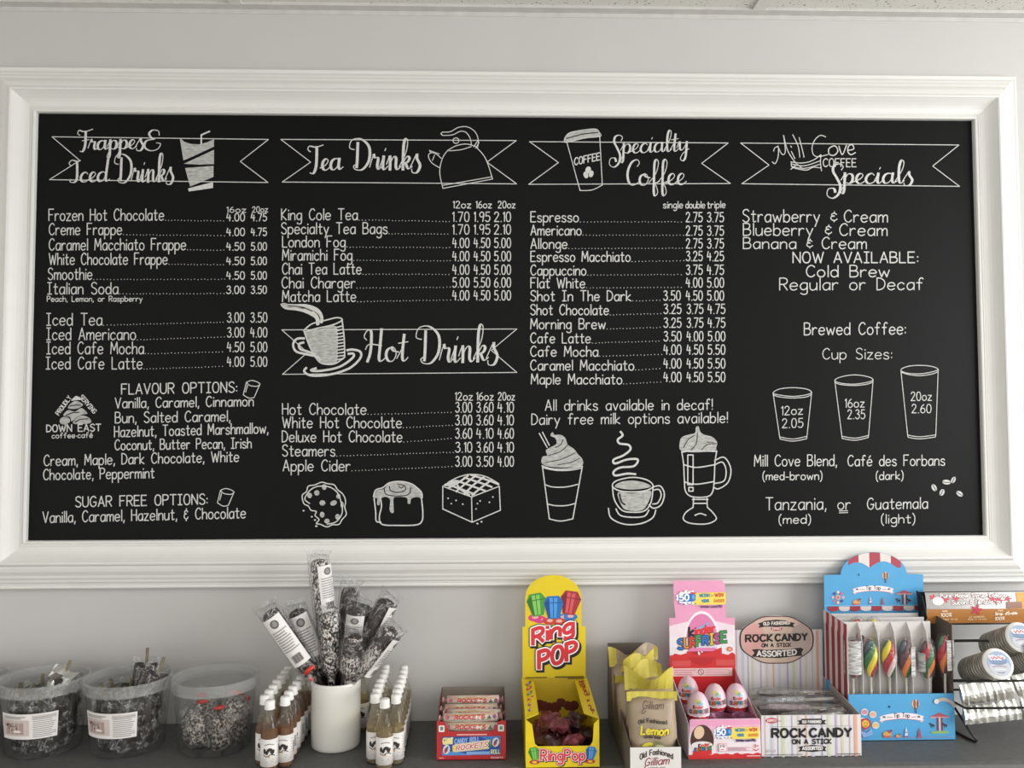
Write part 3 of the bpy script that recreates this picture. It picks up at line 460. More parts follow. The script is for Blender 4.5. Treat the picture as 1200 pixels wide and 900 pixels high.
arc_text(C2, 'PROUDLY', (124, 440), (172, 374), 5.2, 1.0); arc_text(C2, 'SERVING', (202, 372), (256, 434), 5.2, 1.0)
chalk_text(C2, [('DOWN EAST', 77, 283, 502, 498, 8, 1.6), ('coffee~café', 97, 252, 526, 523, 6, 1.1)])
# ================================================================== goods on the counter
try: S.cycles.transparent_max_bounces = 32
except Exception: pass
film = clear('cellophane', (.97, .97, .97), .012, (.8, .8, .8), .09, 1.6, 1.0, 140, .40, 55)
tubm = clear('tub_plastic', (.93, .935, .93), .03, (.6, .6, .58), .1, 1.0, .1, 30)
rimm = clear('tub_rim_plastic', (.88, .88, .88), .20, (.72, .72, .70), .2, 1.2, .1, 6)
choc = mat('dark_chocolate', '#2b201c', .38, .3, 90, .5)
paper = mat('paper_label', '#e4e0de', .6, .02)
woodm = mat('pale_wood_stick', '#7d735a', .7, .15, 60)
def pillow(w, h, t, nx=8, ny=8, seed=0, amp=.002, pinch=.0, mi=0):
    """closed puffy packet standing in the xz plane, front towards -y, base at z = 0"""
    r = random.Random(seed); mb = MB(); ph = [r.uniform(0, 6) for _ in range(6)]
    def bulge(u, v):
        b = (max(0, 1-(2*u-1)**4)*max(0, 1-(2*v-1)**4))**.6
        return t/2*b+amp*b*(math.sin(9*u+ph[0]+5*v)+math.sin(13*v+ph[1]-6*u))*.6
    def pt(u, v, sgn):
        x = (u-.5)*w*(1-pinch*(abs(2*v-1)**2)); return Vector((x+amp*.5*math.sin(7*v+ph[2]), sgn*bulge(u, v), v*h+amp*.6*math.sin(8*u+ph[3])))
    g = {}
    for sgn in (-1, 1):
        for j in range(ny+1):
            for i in range(nx+1):
                ed = i in (0, nx) or j in (0, ny); k = (i, j, 0 if ed else sgn)
                if k not in g: g[k] = len(mb.v); mb.v.append(pt(i/nx, j/ny, sgn)+(Vector((r.uniform(-amp, amp), r.uniform(-amp, amp), r.uniform(-amp, amp)))*.45 if not ed else Vector()))
    gk = lambda i, j, s_: g[(i, j, 0 if (i in (0, nx) or j in (0, ny)) else s_)]
    for s_ in (-1, 1):
        for j in range(ny):
            for i in range(nx):
                q = (gk(i, j, s_), gk(i+1, j, s_), gk(i+1, j+1, s_), gk(i, j+1, s_)); mb.f.append(q if s_ < 0 else q[::-1]); mb.m.append(mi)
    mb.front = lambda u, v, d=0: pt(u, v, -1)+Vector((0, -d-amp*.4, 0))
    return mb
def at(x, D, h=0): return Vector((x, D-1.617, Z0+h))
def place(o, loc, rx=0, ry=0, rz=0): o.location = loc; o.rotation_euler = (rx, ry, rz); return o
def lines(pr, x0, x1, y0, y1, n, wd, col, rg=.25, seed=1):
    r = random.Random(seed)
    for i in range(n):
        y = y0+(y1-y0)*(i+.5)/n; xe = x1-(x1-x0)*r.uniform(0, rg); pr.line([(x0+(xe-x0)*q/6, y) for q in range(7)], wd, col, False)
# ------------------------------------------------------------------ clear tubs
def tub(X, D, label, with_label=None, name='candy_tub'):
    t = thing(name, label, 'tub', at(X, D)); c = at(X, D); K = .93
    MB().lathe([(r_*K, z_) for r_, z_ in [(0, .0005), (.062, .0005), (.0655, .004), (.0752, .110)]], 48, c).build('tub_body', tubm, t, True)
    rb = MB(); k = 96; prof = [(.0752, .1035), (.0785, .1035), (.0795, .105), (.0795, .117), (.0798, .121), (.0785, .1236), (.0765, .1236), (.0745, .121), (.0738, .1101)]
    vs = []
    for j, (r, z) in enumerate(prof):
        for i in range(k):
            rr = r-(.0006 if (i % 4 == 0 and 1 <= j <= 3) else 0); a = 2*PI*i/k; rr *= K; vs.append(c+Vector((rr*math.cos(a), rr*math.sin(a), z)))
    n = len(prof); rb.add(vs, [(j*k+i, j*k+(i+1) % k, ((j+1) % n)*k+(i+1) % k, ((j+1) % n)*k+i) for j in range(n) for i in range(k)]).build('tub_rim', rimm, t, False)
    if with_label:
        a0, a1 = map(math.radians, with_label)
        def cm(u, v, d=0):
            a = a0+(a1-a0)*u; z = .036+.043*v; r = .0655+(.0752-.0655)*(z-.004)/.106; r = r*K+.0006+d+(.0004 if d else 0); return c+Vector((r*math.cos(a), r*math.sin(a), z))
        mb = MB(); n = 14; mb.add([cm(i/n, v) for v in (0, 1) for i in range(n+1)], [(i, i+1, n+2+i, n+1+i) for i in range(n)])
        lb = mb.build('paper_label', paper, t, True)
        p = Print(lambda x, y, d=0: cm(x, 1-y, d)); p.rect(.04, .24, .55, .86, '#cbbcb6', 6); p.rect(.12, .34, .46, .8, '#a8938c', 5)
        p.ell(.26, .56, .09, .11, '#4a332e', n=12); p.ell(.18, .44, .06, .05, '#2d2422', .5, n=10); p.line('.08,.42 .2,.5 .34,.46', .02, '#6d5a55'); p.ell(.34, .68, .08, .05, '#e9e1dd', n=10)
        lines(p, .08, .5, .08, .2, 2, .035, '#a59e9b'); p.rect(.6, .06, .6+.37, .22, '#c9c5c3', 4); lines(p, .62, .97, .1, .94, 11, .028, '#9c9694')
        p.done('printed_artwork', lb)
    return t, c
def make_pop(seed, stick=.05, silver=False):
    t = thing('wrapped_chocolate_pop', 'x', 'candy')
    pillow(.040, .088, .018, 8, 9, seed, .0022).build('chocolate', choc, t, True)
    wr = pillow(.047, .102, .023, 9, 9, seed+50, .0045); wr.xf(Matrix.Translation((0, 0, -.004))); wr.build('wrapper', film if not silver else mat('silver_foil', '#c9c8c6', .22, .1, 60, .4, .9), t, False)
    MB().tube([(0, 0, .07), (.001, 0, .1), (.0, .001, .088+stick)], .0028, 8).build('stick', woodm, t, True); return t
POPS = [make_pop(3, .008), make_pop(9, .016), make_pop(14, .003)]
pop_used = [0, 0, 0]
def put_pop(k, loc, rx, ry, rz, label, group):
    if pop_used[k]: o = dup(POPS[k])
    else: o = POPS[k]; pop_used[k] = 1
    o['label'] = label; o['group'] = group; o.rotation_mode = 'ZYX'
    o.matrix_world = Matrix.Translation(loc) @ Matrix.Rotation(rz, 4, 'Z') @ Matrix.Rotation(rx, 4, 'X') @ Matrix.Rotation(ry, 4, 'Y'); return o
tubs = [(-.936, 1.515, 'clear plastic tub of dark chocolate pops cut off by the left edge of the picture', None, 'cut off by the left edge'),
        (-.788, 1.510, 'clear labelled tub of chocolate pops with a silver packet sticking out of its rim', (-128, -44), 'with a silver packet on top'),
        (-.640, 1.508, 'clear plastic tub of chocolate pops with a white label, next to the half-empty tub', (-139, -55), 'next to the half-empty tub')]
for ti, (X, D, lab, wl, wh) in enumerate(tubs):
    t, c = tub(X, D, lab, wl); r = random.Random(ti+4)
    for i in range(9):
        a = 2*PI*i/9+.2*ti; rr = .0405; put_pop((i+ti) % 3, c+Vector((rr*math.cos(a), rr*math.sin(a), .0075+r.uniform(0, .004))), r.uniform(-.03, .03)+.06, r.uniform(-.12, .12), a+PI/2, 'dark chocolate pop in crinkled clear wrap inside the tub '+wh, 'pops in the tub '+wh)
    for i in range(4):
        a = 2*PI*i/4+.5; rr = .016; put_pop((i+ti+1) % 3, c+Vector((rr*math.cos(a), rr*math.sin(a), .008)), .02, r.uniform(-.08, .08), a+PI/2, 'dark chocolate pop in crinkled clear wrap inside the tub '+wh, 'pops in the tub '+wh)
def loose_pop(seed, loc, rx, ry, rz, label, stick, silver=False):
    o = make_pop(seed, stick, silver); o['label'] = label; o['group'] = 'pops poking out of the tubs'
    o.matrix_world = Matrix.Translation(loc) @ Matrix.Rotation(rz, 4, 'Z') @ Matrix.Rotation(ry, 4, 'Y') @ Matrix.Rotation(rx, 4, 'X'); return o
loose_pop(21, at(-.778, 1.495, .048), -.05, .36, -.1, 'silver foil wrapped pop with its stick poking out of the second tub', .024, True)
loose_pop(22, at(-.625, 1.525, .05), -.1, .05, .1, 'dark chocolate pop on an upright stick standing tallest in the third tub', .026)
loose_pop(23, at(-.618, 1.50, .048), .0, .36, .1, 'dark chocolate pop leaning out over the right rim of the third tub', .026)
loose_pop(24, at(-.925, 1.52, .05), .0, .34, .1, 'dark chocolate pop with a stick rising from the tub at the left edge', .03)
# half-empty tub with drizzled treats
t4, c4 = tub(-.487, 1.506, 'half-empty clear plastic tub of drizzled treats closed with red ties')
driz = patterned('white_drizzle', '#33261f', '#bdb3aa', 230, .52, .4, 'noise', soft=.04)
redtie = mat('red_twist_tie', '#d2352b', .4)
r = random.Random(2)
def make_treat(seed, tie):
    t = thing('drizzled_treat', 'x', 'candy'); pillow(.034, .058, .017, 7, 8, seed, .003).build('treat', driz, t, True)
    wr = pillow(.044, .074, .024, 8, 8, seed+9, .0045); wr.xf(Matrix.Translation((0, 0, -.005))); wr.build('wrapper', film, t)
    if tie: MB().lathe([(.004, -.003), (.0055, -.001), (.0055, .002), (.004, .003)], 10, (0, 0, .071)).tube([(-.011, 0, .0725), (0, -.004, .071), (.011, .001, .07)], .0019, 6).build('twist_tie', redtie, t, True)
    return t
tp = [make_treat(31, True), make_treat(37, False), make_treat(41, True)]
tu = [0, 0, 0]; spots = []
for i in range(7): a = 2*PI*i/7; spots.append((.040*math.cos(a), .040*math.sin(a), .008+.004*(i % 3), a))
for i in range(3): a = 2*PI*i/3+.4; spots.append((.014*math.cos(a), .014*math.sin(a), .012, a))
for i, (x, y, z, a) in enumerate(spots):
    k = 1 if i % 3 else 0; o = dup(tp[k]) if tu[k] else tp[k]; tu[k] = 1
    o['label'] = 'white-drizzled chocolate treat in clear wrap lying in the half-empty tub' if k else 'white-drizzled treat with a red tie standing in the half-empty tub'; o['group'] = 'treats in the half-empty tub' if k else 'treats with red ties in the half-empty tub'
    o.matrix_world = Matrix.Translation(c4+Vector((x, y, z))) @ Matrix.Rotation(a+PI/2, 4, 'Z') @ Matrix.Rotation(r.uniform(-.05, .12), 4, 'X') @ Matrix.Rotation(r.uniform(-.5, .5), 4, 'Y')
o = tp[2]; o['label'] = 'drizzled treat whose red tie shows highest in the half-empty tub'; o['group'] = 'treats in the half-empty tub'
o.matrix_world = Matrix.Translation(c4+Vector((.026, -.03, .03))) @ Matrix.Rotation(.5, 4, 'Z') @ Matrix.Rotation(.3, 4, 'Y')
# ------------------------------------------------------------------ little syrup bottles
capm = mat('white_cap_plastic', '#ecebe8', .4, .02)
glass = clear('bottle_glass', (.93, .92, .88), .03, (.8, .8, .75), .05, 1.2)
def bottle(label, liquid, group, cat='bottle', art=0):
    t = thing('syrup_bottle', label, cat, (0, 0, 0), group)
    MB().lathe([(0, 0), (.0118, 0), (.0138, .0018), (.014, .004), (.014, .068), (.0132, .0725), (.0105, .079), (.0075, .0855), (.0066, .089), (.0066, .101)], 24).build('glass', glass, t, True)
    MB().lathe([(0, .0015), (.011, .0015), (.0132, .004), (.0133, .066), (0, .066)], 20).build('syrup', liquid, t, True)
    cp = MB().lathe([(.0066, .0985), (.0079, .0985), (.0081, .0995), (.0081, .1105), (.0074, .1125), (0, .113)], 24).build('cap', capm, t, True)
    MB().lathe([(.0083, .0988), (.0087, .0992), (.0087, .1005), (.0083, .101)], 24).build('cap_ring', capm, cp, True)
    lb = MB().lathe([(.0141, .0095), (.01435, .0095), (.01435, .0535), (.0141, .0535)], 28).build('paper_label', paper, t, True)
    def cm(x, y, d=0): a = -PI/2+(x-.5)*2.6; rr = .01435+d+.0002; return Vector((rr*math.cos(a), rr*math.sin(a), .0535-.044*y))
    p = Print(cm)
    for k in range(5): p.ell(.3+.09*k+.02*(k % 2), .42+.05*math.sin(k*2.1), .06, .10, '#2b2422', .5*(k % 3), 9)
    p.line('.25,.55 .4,.62 .55,.55 .75,.6', .03, '#4a423e'); p.line('.3,.2 .5,.16 .7,.2', .03, '#8c8580'); p.line('.32,.72 .68,.72', .025, '#a8a19b', False); p.line('.36,.8 .64,.8', .025, '#a8a19b', False); p.ell(.5, .63, .03, .04, '#d9a13a', n=8)
    for k in range(7): p.line([(1.02, .3+.06*k), (1.14, .3+.06*k)], .03, '#38332f', False)
    lines(p, .86, 1.0, .1, .9, 8, .02, '#aaa49e'); p.done('printed_artwork', lb); return t
amber = clear('amber_syrup', (.55, .25, .05), .35, (.38, .15, .02), .1, .6, 0, 3); pale = clear('pale_syrup', (.80, .70, .42), .25, (.62, .50, .26), .1, .6, 0, 3)
ORD = ['first', 'second', 'third', 'fourth', 'fifth', 'sixth', 'seventh', 'eighth', 'ninth']
def cluster(front, cols, liquid, what, where, n, lean):
    b0 = bottle('%s standing in front of the others %s' % (what, where), liquid, what+'s '+where); b0.location = front; b0.rotation_euler.z = .25; rr = random.Random(5)
    for ci, (x, D) in enumerate(cols):
        side = ('left', 'right')[ci]
        for i in range(n[ci]):
            q = dup(b0, '%s %s, %s column, %s from front' % (what, where, side, ORD[i])); q.location = at(x+lean*i*.0265+rr.uniform(-.0006, .0006), D+i*.0272); q.rotation_euler.z = rr.uniform(-.5, .5)-.1
cluster(at(-.3635, 1.3995), [(-.3785, 1.4245), (-.3425, 1.4175)], amber, 'small amber syrup bottle', 'left of the white crock', (7, 7), .0)
cluster(at(-.1745, 1.4005), [(-.194, 1.4255), (-.1585, 1.4215)], pale, 'small pale syrup bottle', 'right of the white crock', (7, 7), -.02)
xb = bottle('small pale syrup bottle half hidden behind the right side of the white crock', pale, 'small pale syrup bottles right of the white crock'); xb.location = at(-.2385, 1.568)
# ------------------------------------------------------------------ crock of dipped pretzel rods
cer = mat('white_glazed_ceramic', '#e3e2dc', .22, .02, 10)
CX, CD = -.2735, 1.503; cc = at(CX, CD)
cr = MB().lathe([(0, 0), (.040, 0), (.0425, .002), (.043, .006), (.043, .11), (.0424, .1138), (.041, .115), (.0396, .1138), (.039, .11), (.039, .008), (0, .006)], 48, cc).build('ceramic_crock', cer, None, True)
tag(cr, 'plain white glazed ceramic crock holding the chocolate-dipped pretzel rods', 'crock')
d1 = patterned('rod_drizzle_white', '#231a17', '#e2ddd7', 300, .525, .4, 'noise', stretch=(1, 1, .7), soft=.03)
d2 = patterned('rod_drizzle_fine', '#2a1d19', '#cfc8c2', 400, .50, .4, 'noise', stretch=(1, 1, .5), soft=.05)
def rod(tip, base, D, m, label, lab=None, roll=0, rad=.0160, front=.0, plain_top=False):
    """tip pixel, depth of the tip, base offset in the crock"""
    tp_ = pix(tip[0], tip[1], D); bs = cc+Vector((base[0], base[1], base[2] if len(base) > 2 else .015)); ax = tp_-bs; Lr = ax.length; z = ax.normalized(); y = (Vector((0, 1, 0))-z*z.y).normalized(); x = y.cross(z)
    M = Matrix((x, y, z)).transposed().to_4x4(); M = Matrix.Translation(bs) @ M @ Matrix.Rotation(roll, 4, 'Z')
    t = thing('wrapped_pretzel_rod', label, 'candy', (0, 0, 0), 'pretzel rods in the crock')
    s0 = (.127-(bs.z-Z0))/z.z; body = [(0, 0), (.0045, .001), (.0055, .005), (.0055, s0), (rad*.85, s0+.008), (rad, s0+.016), (rad, Lr-.009), (rad*.85, Lr-.003), (rad*.5, Lr-.0005), (0, Lr)]
    b = MB().lathe(body, 16).jitter(.0008, int(tip[0])); b.build('dipped_rod', m, t, True)
    if plain_top: MB().lathe([(rad*1.03, Lr-.035), (rad*1.05, Lr-.02), (rad*1.03, Lr-.008), (rad*.6, Lr+.0005), (0, Lr+.001)], 16).build('bare_chocolate_tip', choc, t, True)
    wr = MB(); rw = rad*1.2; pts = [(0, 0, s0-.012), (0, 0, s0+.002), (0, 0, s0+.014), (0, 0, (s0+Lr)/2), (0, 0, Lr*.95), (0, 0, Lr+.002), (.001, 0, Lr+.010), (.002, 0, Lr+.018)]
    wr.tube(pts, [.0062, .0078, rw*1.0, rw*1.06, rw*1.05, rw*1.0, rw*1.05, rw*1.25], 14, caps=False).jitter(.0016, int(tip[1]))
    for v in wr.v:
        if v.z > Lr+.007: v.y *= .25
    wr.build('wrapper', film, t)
    if lab:
        z0, z1 = Lr*lab[0], Lr*lab[1]; ang = lab[2]
        def cm(u, v, d=0): a = -PI/2+ang+(u-.5)*1.75; R_ = rw*1.08+d+(.0004 if d else 0); return Vector((R_*math.cos(a), R_*math.sin(a), z0+(z1-z0)*v))
        mb = MB(); n = 14; mb.add([cm(i/n, v) for v in (0, 1) for i in range(n+1)], [(i, i+1, n+2+i, n+1+i) for i in range(n)]); lo = mb.build('paper_label', paper, t, True)
        p = Print(lambda x_, y_, d=0: cm(x_, 1-y_, d)); p.ell(.5, .13, .2, .08, '#5b5957', n=12); p.ell(.5, .13, .13, .05, '#8e8c8a', n=10); lines(p, .12, .92, .25, .7, 9, .018, '#8a8886', .3)
        for q in range(7): p.rect(.25+.07*q, .78, .25+.07*q+(.045 if q % 2 else .03), .93, '#2a2a2a')
        p.done('printed_artwork', lo)
    t.matrix_world = M; return t
rod((315, 716), (.032, .0, .022), 1.462, choc, 'chocolate-dipped rod leaning furthest left with a white barcode label', (.60, .97, .12), 0)
rod((347, 714), (.016, .020), 1.50, choc, 'chocolate-dipped rod with a white label, second from the left', (.55, .97, .25))
rod((374, 655), (-.002, .022), 1.515, d1, 'white-drizzled pretzel rod standing tallest above the others', (.7, .97, .9))
rod((386, 718), (-.004, .002), 1.470, d1, 'white-drizzled pretzel rod in the middle front of the crock')
rod((411, 688), (-.014, .026), 1.540, choc, 'plain dark chocolate rod rising behind the middle ones')
rod((419, 713), (.006, .012), 1.500, choc, 'dark chocolate rod with a white label, right of the middle', (.66, .97, .05))
rod((416, 744), (.006, -.008), 1.463, d2, 'drizzled pretzel rod with a bare dark tip, nearest the front', None, 0, .0168, 0, True)
rod((455, 702), (-.028, .008), 1.500, choc, 'dark chocolate rod leaning right with a label behind its tip', (.72, .98, 1.3))
rod((461, 737), (-.032, -.008, .032), 1.466, d2, 'drizzled pretzel rod leaning furthest right over the pale bottles', (.6, .97, 1.35), 0, .0160, 0, True)
rod((447, 722), (-.022, .022), 1.535, choc, 'dark chocolate rod mostly hidden behind the right-leaning rods')
rod((428, 708), (-.006, .034), 1.555, choc, 'plain dark chocolate rod at the very back of the crock')
tie = thing('red_tie_treat', 'clear-wrapped treat with a red tie hanging at the left of the crock', 'candy', pix(362, 784, 1.45))
mb = MB().tube([pix(358, 789, 1.452), pix(363, 784, 1.449), pix(368, 780, 1.452)], .0035, 8); mb.build('twist_tie', redtie, tie, True)
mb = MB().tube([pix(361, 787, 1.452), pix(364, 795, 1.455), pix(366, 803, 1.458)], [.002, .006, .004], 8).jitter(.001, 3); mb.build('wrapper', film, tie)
mb = MB().tube([pix(363, 793, 1.456), pix(366, 797, 1.456)], .003, 8); mb.build('red_ribbon_end', redtie, tie, True)
# ================================================================== boxed sweets
grey = mat('raw_card', '#8d8378', .8, .06, 80)
white = mat('white_card', '#dcdad6', .6, .02)
def panel(name, pts, off, m, parent): return MB().slab(pts, off, ).build(name, m, parent)
TH = .0011
# ------------------------------------------------------------------ red box of candy rolls
def rolls_box():
    X0, X1, yf, yb = -.090, .0268, 1.4275-1.617, 1.575-1.617; z = Z0
    red = mat('red_card', '#b8292c', .45, .04); t = thing('candy_roll_box', 'open red cardboard box of wrapped candy rolls with a blue printed panel', 'box', ((X0+X1)/2, (yf+yb)/2, z))
    MB().box(X0, X1, yf, yb, z, z+TH).build('base_panel', grey, t)
    px = (70, 797, 745, 420); H = .065
    f3 = plane_map((X0, yf, z), (X1-X0, 0, 0), (0, 0, H), px)
    out = P('70,797 745,797 745,420 705,420 672,430 655,470 630,500 610,520 195,520 178,500 160,470 145,432 110,420 70,420')
    fp = MB().slab([f3(*p) for p in out], (0, TH, 0)).build('front_panel', red, t)
    bk = MB().slab([(X0, yb, z), (X1, yb, z), (X1, yb, z+.0757), (X0, yb, z+.0757)], (0, TH, 0)).build('back_panel', grey, t)
    for x, dx in ((X0, TH), (X1-TH, TH)):
        MB().slab([(x, yf+TH, z), (x, yb, z), (x, yb, z+.0757), (x, yf+.07, z+.078), (x, yf+.03, z+.072), (x, yf+TH, z+.064)], (dx, 0, 0)).build('side_panel', mat('card_brown_red', '#6d4a44', .7), t)
    p = Print(f3); p.rect(122, 568, 692, 748, '#1f4f97'); p.poly('122,748 122,700 300,720 420,748', '#4f8fd0'); p.poly('480,568 692,568 692,640 560,600', '#3c78c0'); p.rect(265, 545, 560, 556, '#e6b9b4')
    for x in (88, 668): p.poly([(x+5, 458), (x+52, 458), (x+58, 466), (x+58, 514), (x+52, 522), (x+5, 522), (x, 514), (x, 466)], '#dfe3da'); p.rect(x+16, 472, x+44, 506, '#5c8f78')
    p.text('GIANT', 132, 640, 228, 636, 56, 13, '#e9dd9a'); p.text('CANDY ROLL', 245, 636, 486, 612, 42, 10, '#8fa9dd')
    p.poly('222,655 250,640 590,600 602,660 575,690 250,718 225,712', '#d7c8a0'); p.poly('225,660 252,655 250,712 228,706', '#e8d23a')
    p.poly('560,655 585,612 604,668 580,680', '#2d7a4a'); p.text('ROCKETS', 258, 702, 565, 664, 44, 17, '#ffffff', slant=.15); p.text('ROCKETS', 258, 702, 565, 664, 44, 9, '#c5332f', slant=.15)
    for x, y in ((165, 690), (645, 625)): p.ell(x, y, 34, 46, '#d8d3c8', .2); p.ell(x-4, y+6, 15, 26, '#8a3a5e', .3); p.ell(x+10, y-18, 10, 12, '#3a62a5'); p.ell(x-12, y+24, 9, 12, '#c83a34')
    p.text('ROLL', 600, 738, 688, 732, 38, 9, '#c8cfa5'); p.rect(360, 712, 590, 742, '#86a9dc'); p.rect(90, 765, 140, 778, '#d98a86'); p.text('ROCKETS', 600, 780, 715, 780, 14, 4, '#e9c9c4')
    p.done('printed_artwork', fp)
    # the rolls
    wrapm = patterned('roll_wrap', '#cf9f95', '#dcd6c6', 120, .47, .35, 'noise', stretch=(.5, 3, 3), soft=.12, bump=.1)
    L = .094; cx = (X0+X1)/2
    def roll(x, y, zz, label, a=0, tilt=0, print_=True):
        r = thing('candy_roll', label, 'candy', (x, y, zz), 'candy rolls in the red box'); R_ = .0085; Rm = Matrix.Translation((x, y, zz)) @ Matrix.Rotation(a, 4, 'Z')
        MB().tube([(-L/2, 0, 0), (-L/2+.001, 0, 0), (L/2-.001, 0, 0), (L/2, 0, 0)], [R_*.8, R_, R_, R_*.8], 20).xf(Rm).build('candy_stack', wrapm, r, True)
        for s_ in (-1, 1): MB().tube([(s_*L/2, 0, 0), (s_*(L/2+.003), 0, 0), (s_*(L/2+.0075), 0, .001)], [R_*.75, R_*.3, R_*.75], 10).jitter(.0008, 5).xf(Rm).build('twisted_end', mat('clear_wrap_twist', '#b98f8a', .3, .1), r)
        if print_:
            def cm(u, v, d=0): th = tilt+(v-.5)*1.6; q = R_+.0002+d; return Rm @ Vector((-L/2+L*u/7.2, -q*math.cos(th), q*math.sin(th)))
            p = Print(lambda x_, y_, d=0: cm(x_, 1-y_, d)); p.poly('1,.16 6.3,.16 6.3,.24 1,.24', '#bfae62'); p.text('ROCKETS', 1.5, .74, 5.4, .74, .42, .13, '#c2403e', slant=.2); p.poly('5.75,.76 6.05,.3 6.35,.76', '#39604f'); p.ell(.55, .5, .28, .24, '#b4586c', n=10); p.ell(6.75, .5, .24, .24, '#8d5a86', n=10); p.poly('1.1,.84 6.2,.84 6.2,.9 1.1,.9', '#7aa090')
            p.done('printed_lettering', r)
        return r
    y0 = yf+.0115
    names = ['lowest at the front, its wrapper showing below the cut-out', 'resting on the front edge of the box', 'second up from the front edge', 'in the middle of the slope', 'second from the top of the slope', 'at the top by the back flap']
    pos = [(y0, .0295), (y0+.004, .0485), (y0+.017, .0605), (y0+.037, .0600), (y0+.058, .0615), (y0+.078, .0700)]
    for k, ((y, h), nm) in enumerate(zip(pos, names)): roll(cx+(-.003, 0, -.002, .004, -.002, .001)[k], y, z+h, 'wrapped candy roll '+nm+(''), (.0, -.02, .03, -.05, .02, 0)[k], .5 if k in (1, 2) else .3)
    for k in range(6): roll(cx, y0+.02*k+.001, z+.0105, 'wrapped candy roll at the bottom of the red box', 0, 0, False)
    for k in range(5): roll(cx, y0+.02*k+.022, z+.0285+.003*(k > 1), 'wrapped candy roll in the second layer of the red box', 0, 0, False)
    return t
rolls_box()
# ------------------------------------------------------------------ yellow ring candy box
def gem(p, x, y, s, a, c1, c2, c3):
    co, sn = math.cos(a), math.sin(a); T = lambda q: [(x+(u*co-v*sn)*s, y+(u*sn+v*co)*s) for u, v in P(q)]
    p.poly(T('-38,-20 -24,-46 22,-48 40,-22 24,40 -20,42'), c1); p.poly(T('-16,-40 16,-40 12,36 -12,36'), c2); p.poly(T('-36,-19 -18,-40 -12,36 -19,38'), c3); p.line(T('0,-44 0,34'), 3*s, c3, False); p.line(T('-37,-20 39,-22'), 3*s, c3, False)
def puff(p, t, x0, y0, x1, y1, h, cols, wds, arch=0, sh=(6, 8), slant=0):
    p.text(t, x0+sh[0], y0+sh[1], x1+sh[0], y1+sh[1], h, wds[0], cols[0], arch=arch, slant=slant); p.text(t, x0, y0, x1, y1, h, wds[0], cols[0], arch=arch, slant=slant); p.text(t, x0, y0, x1, y1, h, wds[1], cols[1], arch=arch, slant=slant); p.text(t, x0, y0, x1, y1, h, wds[2], cols[2], arch=arch, slant=slant)
